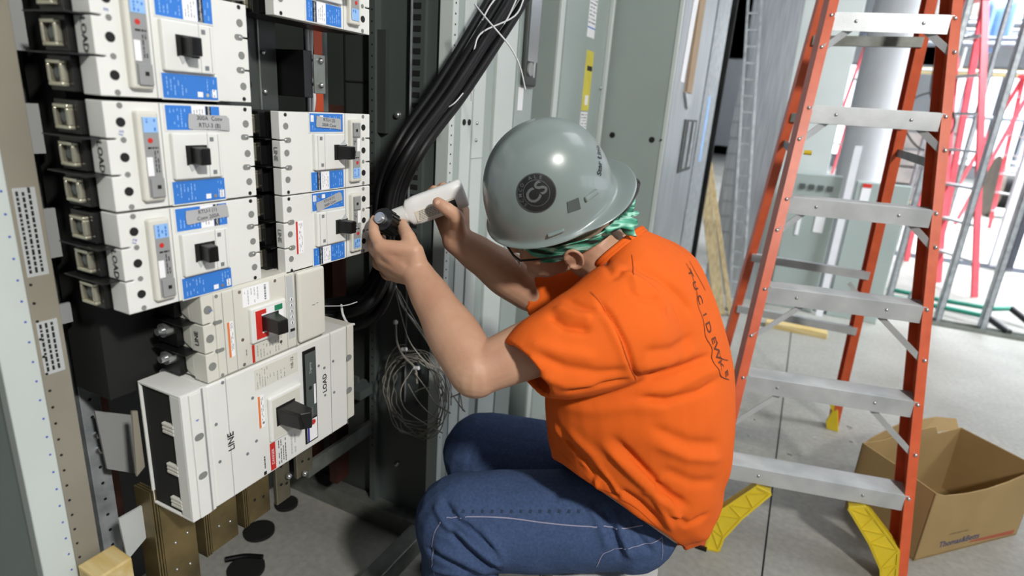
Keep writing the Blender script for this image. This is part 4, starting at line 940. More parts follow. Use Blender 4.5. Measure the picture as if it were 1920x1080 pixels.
# yellow feet with ribbed gussets
def foot(base, top, inward, hgt, wd, name='foot', mirror=1):
    b0 = base - O; up_ = ((top - base).normalized()); iv = V(inward).normalized()
    A = b0 + up_ * 0.005; 
    outer = [A + iv * q_ + up_ * r_ for q_, r_ in ((0.016, 0), (0.060, 0), (0.066, 0.05), (0.108, 0.13), (0.182, 0.235), (0.13, 0.25), (0.018, 0.125))]
    f = MB().prism(outer, (0, 0.05, 0)).build(name, M_yel, ld, bevel=0.002)
    r_ = MB()
    for i in range(len(outer)):
        r_.beam(outer[i] - V((0, .002, 0)), outer[(i + 1) % len(outer)] - V((0, .002, 0)), 0.006, 0.008, (0, 1, 0))
    zz = [outer[1], outer[6].lerp(outer[0], .4), outer[2], outer[6], outer[3], outer[6].lerp(outer[5], .35), outer[3].lerp(outer[4], .4), outer[6].lerp(outer[5], .75), outer[4]]
    for i in range(len(zz) - 1): r_.beam(zz[i] - V((0, .001, 0)), zz[i + 1] - V((0, .001, 0)), 0.005, 0.004, (0, 1, 0))
    r_.build('gusset_rib', M_yel, f)
    MB().box(tuple(b0 + V((-0.02, -0.01, 0))), tuple(b0 + V((0.02, 0.09, 0.012)))).build('foot_pad', M_black, ld)
foot(RF, RT, -sdx, 0.24, 0.165); foot(LF, LT, sdx, 0.24, 0.165)
b0 = RB - O
MB().prism([b0 + V(q) for q in ((0.02, -.004, 0), (-0.035, -.004, 0), (-0.045, -.004, 0.035), (-0.03, -.004, 0.10), (-0.085, -.004, 0.2), (-0.03, -.004, 0.215), (-0.015, -.004, 0.15))], (0, -0.02, 0)).build('rear_foot', M_yel, ld, bevel=0.003)
b0 = LB - O
MB().prism([b0 + V(q) for q in ((-0.02, -.004, 0), (0.035, -.004, 0), (0.045, -.004, 0.035), (0.03, -.004, 0.10), (0.085, -.004, 0.2), (0.03, -.004, 0.215), (0.015, -.004, 0.15))], (0, -0.02, 0)).build('rear_foot', M_yel, ld, bevel=0.003)
MB().cyl(tuple(lerp(LF, LT, 1.37) - O + V((0.02, .03, 0))), tuple(lerp(LF, LT, 1.37) - O + V((0.045, .03, 0))), 0.008, 8).build('spreader_pin', M_yel, ld)

# ------------------------------------------------------------------ open cardboard box
bx = empty('cardboard_box', (0.62, 2.20, 0), 'open brown cardboard box with blue lettering standing beside the orange ladder', 'box')
def pz(px, py, z=0.0):
    d = ray(px, py); return EYE + d * ((z - EYE.z) / d.z)
def build_box():
    O2 = V((0.62, 2.20, 0))
    A, B = pz(1713, 1052), pz(1905, 1003)                        # bottom of the face with the lettering
    e = (B - A); e.z = 0; Lx = e.length; e.normalize(); n = V((-e.y, e.x, 0))           # n points away from the camera
    Dp = 0.30; Hh = 0.30
    Cc, Dd = B + n * Dp, A + n * Dp
    def Q(p): return p - O2
    t = 0.005
    def wall(p, q, hl, nm, m=M_card, inn=None):
        """hl = list of (t along, height)"""
        p, q = Q(p), Q(q); poly = [p, q] + [p.lerp(q, s) + V((0, 0, h_)) for s, h_ in reversed(hl)]
        d_ = (q - p).normalized(); nn = V((-d_.y, d_.x, 0))
        return MB().prism(poly, nn * t).build(nm, m, bx, bevel=0.0008)
    wall(A, B, [(0, .285), (.1, .265), (.3, .255), (.5, .255), (.7, .268), (.85, .285), (1, .30)], 'front_wall')
    wall(B, Cc, [(0, .30), (1, .30)], 'right_wall', M_card)
    wall(Cc, Dd, [(0, .30), (0.25, .29), (.30, .325), (.55, .32), (.8, .30), (1, .30)], 'back_wall', M_card)
    wall(Dd, A, [(0, .30), (.5, .295), (1, .285)], 'left_wall')
    MB().prism([Q(A) + V((0, 0, .003)), Q(B) + V((0, 0, .003)), Q(Cc) + V((0, 0, .003)), Q(Dd) + V((0, 0, .003))], (0, 0, .004)).build('bottom', M_cardin, bx)
    # back flap standing up, right flap folded outwards
    MB().prism([Q(Dd).lerp(Q(Cc), s) + V((0, 0, h_)) + n * 0.006 for s, h_ in ((0.05, .29), (.52, .30), (.54, .36), (.44, .372), (.28, .345), (0.1, .31))], n * 0.004).build('flap', M_card, bx)
    MB().prism([Q(Cc).lerp(Q(Dd), s) + V((0, 0, h_)) + n * (0.006 + o_) for s, h_, o_ in ((0.0, .29, 0), (.42, .29, 0), (.42, .345, 0.02), (.2, .34, 0.03), (0.0, .325, 0.02))], n * 0.004).build('flap', M_card, bx)
    c0 = Q(A) + e * (Lx * 0.43) + V((0, 0, 0.045))
    text('box_lettering', 'Thomas&Betts', 0.036, mat('box_blue_ink', '#3c4568', 0.8), bx, c0 - e * 0.02, e, (0, 0, 1), bold=0.0006)
    text('box_small_lettering', 'MORE THAN A BOX', 0.011, mat('box_faint_ink', '#6d5f48', 0.8), bx, Q(A) + e * (Lx * 0.36) + V((0, 0, 0.085)), e, (0, 0, 1))
    b = MB()
    for s in range(14):
        a = Lx * (0.50 + s * 0.032); b.prism([Q(A) + e * a + V((0, 0, 0.022 - s * .0008)) - n * .0004, Q(A) + e * (a + .02) + V((0, 0, 0.022 - s * .0008)) - n * .0004, Q(A) + e * (a + .024) + V((0, 0, 0.030)) - n * .0004, Q(A) + e * (a + .006) + V((0, 0, 0.030)) - n * .0004], -n * 0.0003)
    b.build('red_streak', mat('box_red_ink', '#a8563c', 0.8), bx)
    # printing on the left wall
    l = (Dd - A).normalized()
    b = MB()
    c1 = Q(A) + l * 0.05 + V((0, 0, 0.125)) - e * 0.0006
    for (a0, a1, z0, z1) in ((0, .085, 0, .003), (0, .085, .037, .04), (0, .003, 0, .04), (.082, .085, 0, .04)):
        b.prism([c1 + l * a0 + V((0, 0, z0)), c1 + l * a1 + V((0, 0, z0)), c1 + l * a1 + V((0, 0, z1)), c1 + l * a0 + V((0, 0, z1))], -e * 0.0004)
    b.build('box_print_frame', M_ink, bx)
    text('box_code_lettering', 'RE11K3', 0.024, M_ink, bx, c1 + l * 0.042 + V((0, 0, 0.02)), -l, (0, 0, 1), bold=0.0006)
    b = MB()
    for k in range(3): 
        z = 0.19 + k * 0.012; p_ = Q(A) + l * (0.06 + .01 * k) + V((0, 0, z)) - e * .0006
        b.prism([p_, p_ + l * 0.07, p_ + l * 0.07 + V((0, 0, .003)), p_ + V((0, 0, .003))], -e * 0.0004)
    b.build('box_print_line', M_inkg, bx)
    # crumpled paper and offcuts inside
    MB().tube(spline([Q(Cc) + V((-.06, -.05, .12)), Q(Cc) + V((-.1, -.08, .20)), Q(Cc) + V((-.14, -.05, .235)), Q(Cc) + V((-.17, -.06, .2))]), 0.006, 8).build('paper_scrap', M_paper, bx)
build_box()
b = MB()
rs = random.Random(11)
for k in range(16):
    x, y = rs.uniform(0.0, 0.5), rs.uniform(2.15, 3.2); a = rs.uniform(0, 3.1); l = rs.uniform(.01, .035)
    d = V((math.cos(a), math.sin(a), 0)) * l
    o = MB().tube(spline([V((x, y, .002)), V((x, y, .003)) + d * .5 + V((d.y * .3, 0, 0)), V((x, y, .002)) + d]), 0.0013, 6).build('wire_scrap', M_wirew if k % 3 else M_black)
    tag(o, 'tiny scrap of wire lying on the concrete below the ladder', 'scrap', 'wire scraps on the floor')
# ------------------------------------------------------------------ the seated worker
import numpy as np
def camdir(x, y, z): return (CM @ V((x, y, z))).normalized()
def mb_ell(b, c, ax, n=16, m=10):
    c = V(c); vs = [c + ax[2]]
    for i in range(1, m):
        ph = math.pi * i / m
        for k in range(n):
            a = 2 * math.pi * k / n; vs.append(c + ax[0] * (math.sin(ph) * math.cos(a)) + ax[1] * (math.sin(ph) * math.sin(a)) + ax[2] * math.cos(ph))
    vs.append(c - ax[2]); fs = [(0, 1 + k, 1 + (k + 1) % n) for k in range(n)]
    for i in range(m - 2):
        for k in range(n): fs.append((1 + i * n + k, 1 + (i + 1) * n + k, 1 + (i + 1) * n + (k + 1) % n, 1 + i * n + (k + 1) % n))
    L0 = 1 + (m - 2) * n; fs += [(L0 + k, len(vs) - 1, L0 + (k + 1) % n) for k in range(n)]
    if ax[0].cross(ax[1]).dot(ax[2]) < 0: fs = [tuple(reversed(f)) for f in fs]
    b.add(vs, fs, True)
def ball(b, c, r): mb_ell(b, c, (V((r, 0, 0)), V((0, r, 0)), V((0, 0, r))))
def limb(b, pts, rs, n=20, k=6):
    """tapered round limb through the points with rounded ends"""
    q = [V((*p, )) for p in pts]; sp = spline(q, k); rr = []
    for i in range(len(sp)):
        t = i / (len(sp) - 1) * (len(rs) - 1); a = min(int(t), len(rs) - 2); f = t - a; f = f * f * (3 - 2 * f); rr.append(rs[a] * (1 - f) + rs[a + 1] * f)
    b.tube(sp, rr, n); ball(b, sp[0], rr[0] * 0.99); ball(b, sp[-1], rr[-1] * 0.99)
def loft(b, secs, n=36, ex=2.3, cup=None, cup0=None):
    """secs: (centre, T half axis vector, W half axis vector). cup / cup0 = depth of an inward opening at the last / first section"""
    rings = []
    def ring(c, T, W, s=1.0):
        out = []
        for k in range(n):
            a = 2 * math.pi * k / n; ca, sa = math.cos(a), math.sin(a)
            out.append(c + T * s * math.copysign(abs(ca) ** (2 / ex), ca) + W * s * math.copysign(abs(sa) ** (2 / ex), sa))
        return out
    secs = [(V(c), V(T), V(W)) for c, T, W in secs]
    # resample smoothly
    cs = spline([s[0] for s in secs], 4); Ts = spline([s[1] for s in secs], 4); Ws = spline([s[2] for s in secs], 4)
    full = list(zip(cs, Ts, Ws))
    if cup0:
        c0, T0, W0 = full[0]; d = (full[3][0] - c0).normalized()
        for q in (1.0, 0.5, 0.0): rings.append(ring(c0 + d * cup0 * q, T0, W0, 1 - 0.010 / T0.length))
    for f in full: rings.append(ring(*f))
    if cup:
        c0, T0, W0 = full[-1]; d = (full[-4][0] - c0).normalized()
        for q in (0.0, 0.5, 1.0): rings.append(ring(c0 + d * cup * q, T0, W0, 1 - 0.010 / T0.length))
    vs = [p for r in rings for p in r]; m = len(rings)
    fs = [(i * n + k, i * n + (k + 1) % n, (i + 1) * n + (k + 1) % n, (i + 1) * n + k) for i in range(m - 1) for k in range(n)] + [tuple(reversed(range(n))), tuple(range((m - 1) * n, m * n))]
    b.add(vs, fs, True)
def fuse(b, voxel, smooth=4, fac=0.5):
    me = bpy.data.meshes.new('tmp'); me.from_pydata([tuple(v) for v in b.v], [], b.f); me.update()
    bm = bmesh.new(); bm.from_mesh(me); bmesh.ops.recalc_face_normals(bm, faces=bm.faces); bm.to_mesh(me); bm.free()
    o = bpy.data.objects.new('tmp', me); COL.objects.link(o)
    r = o.modifiers.new('r', 'REMESH'); r.mode = 'VOXEL'; r.voxel_size = voxel; r.use_smooth_shade = True
    if smooth:
        s_ = o.modifiers.new('s', 'SMOOTH'); s_.iterations = smooth; s_.factor = fac
    dg = bpy.context.evaluated_depsgraph_get(); out = bpy.data.meshes.new_from_object(o.evaluated_get(dg))
    bpy.data.objects.remove(o)
    for p in out.polygons: p.use_smooth = True
    return out
def co_array(me):
    a = np.empty(len(me.vertices) * 3); me.vertices.foreach_get('co', a); return a.reshape(-1, 3)
def nrm_array(me):
    a = np.empty(len(me.vertices) * 3); me.vertex_normals.foreach_get('vector', a); return a.reshape(-1, 3)
def set_co(me, a): me.vertices.foreach_set('co', a.ravel()); me.update()
def bvh_of(me): return BVHTree.FromPolygons([v.co.copy() for v in me.vertices], [tuple(p.vertices) for p in me.polygons])
FOLD = 1.25
def folds(me, items):
    """raise (amp > 0) or press in (amp < 0) soft folds along lines laid over the cloth"""
    bv = bvh_of(me)
    for line, amp, wd in items:
        pts = []
        for i in range(len(line) - 1):
            for k in range(6):
                t = k / 6; x = line[i][0] * (1 - t) + line[i + 1][0] * t; y = line[i][1] * (1 - t) + line[i + 1][1] * t
                h = bv.ray_cast(EYE, ray(x, y))
                if h[0] is not None: pts.append(h[0])
        h = bv.ray_cast(EYE, ray(*line[-1]))
        if h[0] is not None: pts.append(h[0])
        if len(pts) < 2: continue
        co = co_array(me); nm = nrm_array(me); best = np.full(len(co), 9.0); tt = np.zeros(len(co))
        lo = np.min(pts, axis=0) - wd * 4; hi = np.max(pts, axis=0) + wd * 4
        idx = np.where(np.all((co > lo) & (co < hi), axis=1))[0]; c = co[idx]; bd = np.full(len(idx), 9.0); bt = np.zeros(len(idx))
        for i in range(len(pts) - 1):
            a = np.array(pts[i]); d = np.array(pts[i + 1]) - a; l2 = max(d @ d, 1e-12); t = np.clip(((c - a) @ d) / l2, 0, 1)
            ds = np.linalg.norm(c - (a + t[:, None] * d), axis=1); m = ds < bd; bd[m] = ds[m]; bt[m] = (i + t[m]) / (len(pts) - 1)
        k = amp * FOLD * np.exp(-(bd / (wd * 0.85)) ** 2) * np.clip(np.minimum(bt, 1 - bt) * 6 + 0.15, 0, 1)
        co[idx] += nm[idx] * k[:, None]; set_co(me, co)
def mesh_obj(name, me, m, parent):
    me.name = name; me.materials.clear(); me.materials.append(m); o = bpy.data.objects.new(name, me); COL.objects.link(o); o.parent = parent; return o
def on_surface(bv, px, py):
    h = bv.ray_cast(EYE, ray(px, py)); return h[0], h[1]
def wrap_text(name, s_, size, m, parent, bv, pos, xd, lift=0.0009, bold=0.0003, nrm=None):
    p, n = pos; xd = V(xd); xd = (xd - n * xd.dot(n)).normalized(); yd = n.cross(xd)
    cu = bpy.data.curves.new('t', 'FONT'); cu.body = s_; cu.size = size; cu.align_x = 'CENTER'; cu.align_y = 'CENTER'; cu.offset = bold; cu.resolution_u = 3
    to = bpy.data.objects.new('t', cu); COL.objects.link(to); me = bpy.data.meshes.new_from_object(to); bpy.data.objects.remove(to); bpy.data.curves.remove(cu)
    for v in me.vertices:
        q = p + xd * v.co.x + yd * v.co.y; h = bv.find_nearest(q); v.co = h[0] + h[1] * lift
    return mesh_obj(name, me, m, parent)
def ribbon(name, line, wd, m, parent, bv, lift=0.0014):
    pts = [];
    for x, y in line:
        h = on_surface(bv, x, y)
        if h[0] is not None: pts.append(h)
    if len(pts) < 2: return
    sp = spline([p[0] for p in pts], 5); vs = []; fs = []
    for i, p in enumerate(sp):
        t = (sp[min(i + 1, len(sp) - 1)] - sp[max(i - 1, 0)]).normalized(); h = bv.find_nearest(p); s_ = h[1].cross(t).normalized()
        for k in (-1, 1):
            g = bv.find_nearest(h[0] + s_ * wd * k / 2); vs.append(g[0] + g[1] * lift)
    fs = [(2 * i, 2 * i + 1, 2 * i + 3, 2 * i + 2) for i in range(len(sp) - 1)]
    me = bpy.data.meshes.new(name); me.from_pydata([tuple(v) for v in vs], [], fs); me.update()
    return mesh_obj(name, me, m, parent)

M_skin = mat('skin', '#c29b80', 0.5, nscale=12, hex2='#ad8269', bump=0.12, bscale=260, sss=0.12, spec=0.4)
M_hair = mat('grey_stubble_hair', '#8c7b6c', 0.8, nscale=300, hex2='#a07a62')
def denim(name, c1, c2):
    m = mat(name, c1, 0.85, nscale=160, hex2=c2, bump=0.6, bscale=700, spec=0.2, detail=8)
    return m
M_denim = denim('blue_denim', '#45577c', '#384969')
M_stitch = mat('denim_stitch', '#8b8aa0', 0.8)
M_shirt = mat('orange_cotton', '#db611d', 0.85, nscale=3, hex2='#d15a17', bump=0.25, bscale=700, spec=0.2)
M_seam = mat('orange_seam', '#b0480a', 0.9)
M_print = mat('shirt_print', '#5e2c14', 0.8)
M_hat = mat('grey_hard_hat_shell', '#7d8988', 0.28, nscale=5, hex2='#76827f', coat=0.3, bump=0.02)
M_boot = mat('brown_boot_leather', '#4a3426', 0.6)
def bandana():
    m = bpy.data.materials.new('teal_bandana'); m.use_nodes = True; nt = m.node_tree; b = nt.nodes['Principled BSDF']
    tc = nt.nodes.new('ShaderNodeTexCoord'); mp = nt.nodes.new('ShaderNodeMapping'); mp.inputs['Scale'].default_value = (9, 9, 48); mp.inputs['Rotation'].default_value = (0.3, -0.45, 0)
    n = nt.nodes.new('ShaderNodeTexNoise'); n.inputs['Scale'].default_value = 1.4; n.inputs['Detail'].default_value = 2
    r = nt.nodes.new('ShaderNodeValToRGB'); e = r.color_ramp.elements
    e[0].position = 0.36; e[0].color = lin('#0d1413'); e[1].position = 0.42; e[1].color = lin('#2f8a6d')
    for p_, c in ((0.5, '#63b39a'), (0.55, '#a8d8c6'), (0.6, '#2c7f66'), (0.68, '#12201d')):
        q = e.new(p_); q.color = lin(c)
    nt.links.new(tc.outputs['Object'], mp.inputs[0]); nt.links.new(mp.outputs[0], n.inputs[0]); nt.links.new(n.outputs[0], r.inputs[0]); nt.links.new(r.outputs[0], b.inputs['Base Color']); b.inputs['Roughness'].default_value = 0.8
    return m
M_band = bandana()

# head frame: Fh forward (face), Lh left, Uh up; worked out from the tilt of the hat rim
Fh = camdir(-0.87, -0.43, 0.10); Uh = camdir(-0.36, 0.64, 0.68); Uh = (Uh - Fh * Uh.dot(Fh)).normalized(); Lh = Uh.cross(Fh)
HC = P(1027, 410, 1.15)
HatF, HatU, HatL, HatC = Fh.copy(), Uh.copy(), Lh.copy(), P(1033, 379, 1.125)
Fh = (Fh * math.cos(R(3)) - Uh * math.sin(R(3))).normalized(); Uh = Lh.cross(Fh) * -1
if Uh.dot(HatU) < 0: Uh = -Uh
HC = HC + (HatU - Uh) * -0.052
F0, L0 = Fh.copy(), Lh.copy(); Fh = (F0 * math.cos(R(18)) - L0 * math.sin(R(18))).normalized(); Lh = (L0 * math.cos(R(18)) + F0 * math.sin(R(18))).normalized(); HC = HC + (L0 - Lh) * 0.077
def H(f, l, u): return HC + Fh * f + Lh * l + Uh * u
HOFF = 0.0
def HH(f, l, u): return HatC + HatF * f + HatL * l + HatU * (u + HOFF)
def hell(b, f, l, u, rf, rl, ru, n=18, m=12): mb_ell(b, H(f, l, u), (Fh * rf, Lh * rl, Uh * ru), n, m)

ROOT = V((-0.17, 1.24, 0.0))
person = empty('person', (0, 0, 0), 'person in orange T-shirt, blue jeans and grey hard hat sitting and working on the panel', 'person')

# joints
Lsh, Lel, Lwr = P(1160, 585, 1.10), P(892, 697, 1.06), P(782, 512, 1.15)
Rsh, Rel, Rwr = P(1120, 525, 1.40), P(995, 545, 1.34), P(856, 449, 1.23)
Nb = P(1185, 498, 1.22)
TORSO = [((1037, 858), (1285, 1032), 1.33, .185), ((1033, 815), (1338, 985), 1.33, .20), ((1034, 780), (1370, 880), 1.31, .205), ((1036, 740), (1379, 790), 1.28, .205),
         ((1040, 690), (1376, 710), 1.26, .205), ((1045, 640), (1358, 640), 1.24, .205), ((1055, 592), (1332, 565), 1.22, .205), ((1078, 556), (1300, 500), 1.20, .195),
         ((1106, 530), (1256, 462), 1.19, .15), ((1122, 512), (1222, 443), 1.18, .095), ((1128, 500), (1205, 434), 1.18, .066)]
Wd = V((0.03, 1, 0)).normalized()
def tsecs(k, kw=None):
    out = []
    for a, b_, d, hw in TORSO:
        A, B = P(*a, d), P(*b_, d); i = len(out); t_ = min(1, i / 5); m_ = (A + B) / 2; wv = ((m_ - EYE).normalized() * (1 - t_) + Wd * t_).normalized(); out.append((m_, (B - A) / 2 * k, wv * hw * (kw or k)))
    return out
Lhip, Lkn, Lan = P(1180, 972, 1.36), P(868, 978, 1.38), V((-0.55, 1.02, 0.09))
Rhip, Rkn, Ran = P(1195, 905, 1.52), P(908, 852, 1.62), V((-0.66, 1.34, 0.09))

# ---- body: one continuous skin surface
b = MB()
hell(b, -0.004, 0, 0.005, 0.098, 0.077, 0.105); hell(b, -0.03, 0, -0.03, 0.07, 0.068, 0.07)
hell(b, 0.04, 0, -0.055, 0.056, 0.060, 0.070); hell(b, 0.05, 0, -0.098, 0.047, 0.050, 0.034); hell(b, 0.078, 0, -0.118, 0.022, 0.024, 0.019)
hell(b, 0.022, 0, -0.085, 0.058, 0.056, 0.046); hell(b, 0.088, 0, -0.012, 0.014, 0.05, 0.012); hell(b, 0.105, 0, -0.047, 0.014, 0.012, 0.013); hell(b, 0.098, 0, -0.032, 0.011, 0.008, 0.026)
for s_ in (-1, 1):
    hell(b, 0.095, 0.011 * s_, -0.05, 0.009, 0.007, 0.007, 10, 8); hell(b, 0.066, 0.036 * s_, -0.05, 0.028, 0.024, 0.026)
    ec = (-0.004, 0.077 * s_, -0.052)
    hell(b, ec[0] - 0.002, ec[1] - 0.001 * s_, ec[2] + 0.002, 0.015, 0.008, 0.023)
    ring_ = []
    for k in range(15):
        a = R(-130 + 300 * k / 14); ring_.append(H(ec[0] - 0.003 - 0.0165 * math.cos(a), ec[1] + s_ * (0.009 + 0.004 * math.cos(a)), ec[2] + 0.004 + 0.024 * math.sin(a)))
    b.tube(ring_, 0.0042, 8); ball(b, ring_[0], 0.0045); ball(b, ring_[-1], 0.0045)
    hell(b, ec[0] + 0.004, ec[1] + .003 * s_, ec[2] - 0.021, 0.007, 0.005, 0.009, 10, 8)
    hell(b, ec[0] + 0.012, ec[1] + .001 * s_, ec[2] - 0.002, 0.005, 0.005, 0.008, 10, 8)
    hell(b, ec[0] - 0.012, ec[1] + .002 * s_, ec[2] + 0.004, 0.007, 0.006, 0.018, 10, 8)
hell(b, 0.092, 0, -0.076, 0.012, 0.021, 0.0055); hell(b, 0.09, 0, -0.086, 0.011, 0.019, 0.006)
limb(b, [H(-0.02, 0, -0.05), H(-0.035, 0, -0.10), P(1135, 482, 1.19), Nb], [0.062, 0.060, 0.060, 0.072])
loft(b, tsecs(0.86, 0.88))
for s_, el, wr in ((Lsh, Lel, Lwr), (Rsh, Rel, Rwr)):
    sg = s_ is Lsh
    fm = el.lerp(wr, 0.32)
    limb(b, [s_, s_.lerp(el, 0.5), el], [0.064, 0.056, 0.046], 22)
    out_ = (el - s_).normalized()
    limb(b, [el, fm, el.lerp(wr, 0.7), wr], [0.049, 0.051, 0.040, 0.0315], 22)
for hp, kn, an in ((Lhip, Lkn, Lan), (Rhip, Rkn, Ran)):
    limb(b, [hp, kn], [0.088, 0.062]); limb(b, [kn, kn.lerp(an, .35), an], [0.06, 0.058, 0.045]); 
limb(b, [Lhip, Rhip], [0.09, 0.09])
# left hand (near): palm, curled index over the connector, three fingers behind, thumb up on the right
def finger(b, pts, r0, r1):
    sp = [V(p) for p in pts]; n = len(sp)
    q = spline(sp, 5); rr = []
    for i in range(len(q)):
        t = i / (len(q) - 1); r_ = r0 * (1 - t) + r1 * t
        kn_ = t * (n - 1); f = abs(kn_ - round(kn_)); r_ *= 1.0 + 0.07 * max(0, 1 - f * 5) if 0 < round(kn_) < n - 1 else 1.0
        rr.append(r_)
    b.tube(q, rr, 14); ball(b, q[0], rr[0] * .99); ball(b, q[-1], rr[-1] * .99)
def palm(b, pts):
    for i in range(len(pts)):
        for k in range(i + 1, len(pts)):
            if (pts[i][0] - pts[k][0]).length < 0.085: b.tube([pts[i][0], pts[k][0]], [pts[i][1], pts[k][1]], 12)
        ball(b, pts[i][0], pts[i][1])
LH = dict(w=P(782, 512, 1.15), ik=P(714, 462, 1.135), mk=P(716, 484, 1.16), rk=P(727, 503, 1.185), pk=P(745, 518, 1.20), tb=P(777, 472, 1.135), c=P(748, 488, 1.15))
palm(b, [(LH['w'], .028), (LH['ik'], .0150), (LH['mk'], .0155), (LH['rk'], .0155), (LH['pk'], .0145), (LH['tb'], .0190), (LH['c'], .022), (P(762, 500, 1.16), .023)])
finger(b, [LH['ik'], P(702, 438, 1.145), P(703, 413, 1.165), P(721, 397, 1.185)], .0125, .0085)
finger(b, [LH['mk'], P(700, 468, 1.18), P(700, 440, 1.215), P(716, 420, 1.235)], .0112, .0082)
finger(b, [LH['rk'], P(706, 495, 1.21), P(703, 468, 1.245), P(718, 446, 1.255)], .0108, .0080)
finger(b, [LH['pk'], P(724, 517, 1.235), P(715, 496, 1.262), P(726, 477, 1.27)], .0098, .0070)
finger(b, [LH['tb'], P(766, 446, 1.15), P(753, 421, 1.19), P(744, 401, 1.215)], .0165, .0105)
# right hand (far): wraps the bottle from behind, thumb across its front
RH = dict(w=P(856, 449, 1.23), tb=P(856, 420, 1.195), c=P(862, 415, 1.235))
palm(b, [(RH['w'], .029), (RH['tb'], .0165), (RH['c'], .021), (P(868, 395, 1.25), .0145), (P(855, 392, 1.258), .0145), (P(840, 398, 1.262), .014), (P(826, 410, 1.262), .0135), (P(842, 430, 1.24), .022)])
finger(b, [P(826, 410, 1.262), P(806, 386, 1.268), P(801, 368, 1.262), P(813, 354, 1.240)], .0112, .0082)
finger(b, [P(840, 398, 1.262), P(822, 374, 1.272), P(819, 360, 1.265), P(830, 348, 1.242)], .0112, .0084)
finger(b, [P(855, 392, 1.258), P(842, 364, 1.272), P(841, 354, 1.265), P(849, 346, 1.245)], .0108, .0080)
finger(b, [P(868, 395, 1.25), P(868, 372, 1.268), P(866, 362, 1.268), P(862, 355, 1.255)], .0096, .0070)
finger(b, [RH['tb'], P(853, 405, 1.168), P(838, 392, 1.154), P(821, 380, 1.153)], .0175, .0115)
body = fuse(b, 0.0032, 5, 0.5)
body_o = mesh_obj('body', body, M_skin, person); bvb = bvh_of(body)
folds(body, [([(800, 405), (803, 408)], 0, .01)])
# nails
for (x, y, nm_) in ((742, 399, 'nail'), (820, 380, 'nail'), (721, 396, 'nail')):
    h = on_surface(bvb, x, y)
    if h[0] is not None:
        bb = MB(); t = h[1].orthogonal().normalized(); mb_ell(bb, h[0], (t * .005, h[1].cross(t) * .0045, h[1] * .001)); bb.build('fingernail', mat('nail', '#d3a791', 0.35), person)
# eyes and glasses
M_eye = mat('eye_white', '#dcd8d2', 0.2)
for s_ in (-1, 1):
    bb = MB(); hell(bb, 0.073, 0.031 * s_, -0.030, 0.0125, 0.0125, 0.0115); e_ = bb.build('eye', M_eye, person)
    bb = MB(); hell(bb, 0.0845, 0.031 * s_, -0.031, 0.002, 0.0055, 0.0055); bb.build('iris', M_dpaint, e_)
M_lens = bpy.data.materials.new('clear_lens'); M_lens.use_nodes = True; pb = M_lens.node_tree.nodes['Principled BSDF']; pb.inputs['Transmission Weight'].default_value = 0.95; pb.inputs['Roughness'].default_value = 0.03; pb.inputs['IOR'].default_value = 1.1; pb.inputs['Base Color'].default_value = (0.9, 0.92, 0.93, 1)
bb = MB()
for s_ in (-1, 1):
    bb.tube([H(0.092, 0.068 * s_, -0.028), H(0.05, 0.079 * s_, -0.030), H(0.005, 0.0815 * s_, -0.036)], 0.0022, 8)
    bb.tube([H(0.112, 0.006 * s_, -0.024), H(0.112, 0.03 * s_, -0.016), H(0.103, 0.058 * s_, -0.018), H(0.092, 0.068 * s_, -0.028)], 0.0022, 8)
gl = bb.build('safety_glasses', M_black, person)
for s_ in (-1, 1):
    MB().prism([H(0.112, 0.006 * s_, -0.024), H(0.112, 0.03 * s_, -0.016), H(0.103, 0.058 * s_, -0.018), H(0.092, 0.068 * s_, -0.03), H(0.1, 0.055 * s_, -0.054), H(0.11, 0.02 * s_, -0.052)], Fh * 0.0015).build('lens', M_lens, gl)
# short grey hair at the nape and sides
bb = MB(); hell(bb, -0.016, 0, -0.010, 0.0905, 0.0785, 0.078, 28, 18); hair = fuse(bb, 0.004, 2); mesh_obj('hair', hair, M_hair, person)

# ---- T-shirt
b = MB()
loft(b, tsecs(1.0), cup=0.03, cup0=0.03)
sa = Lsh; cuff = (P(945, 640, 1.035) + P(1030, 747, 1.035)) / 2; ce = (P(1030, 747, 1.035) - P(945, 640, 1.035)) / 2
ax = (sa - cuff).normalized(); cw = ax.cross(ce).normalized()
def sec_px(a, b_, d, hw, w_=None): A, B = P(*a, d), P(*b_, d); return ((A + B) / 2, (B - A) / 2, (w_ or cw) * hw)
loft(b, [sec_px((945, 640), (1030, 747), 1.035, .068), sec_px((975, 606), (1075, 748), 1.045, .078), sec_px((1020, 574), (1125, 740), 1.06, .088), sec_px((1068, 540), (1178, 722), 1.08, .098), sec_px((1120, 500), (1230, 700), 1.11, .10), sec_px((1170, 480), (1270, 680), 1.16, .08)], cup0=0.035, ex=2.15)
rc = P(1020, 548, 1.365)
loft(b, [(P(1016, 540, 1.35), V((-0.01, 0, -0.068)), Wd * 0.072), (P(1060, 538, 1.37), V((0, 0, -0.078)), Wd * 0.078), (P(1120, 525, 1.38), V((0, 0, -0.085)), Wd * 0.08), (P(1170, 530, 1.34), V((0, 0, -0.08)), Wd * 0.08)], cup0=0.03)
shirt = fuse(b, 0.0042, 4, 0.5)
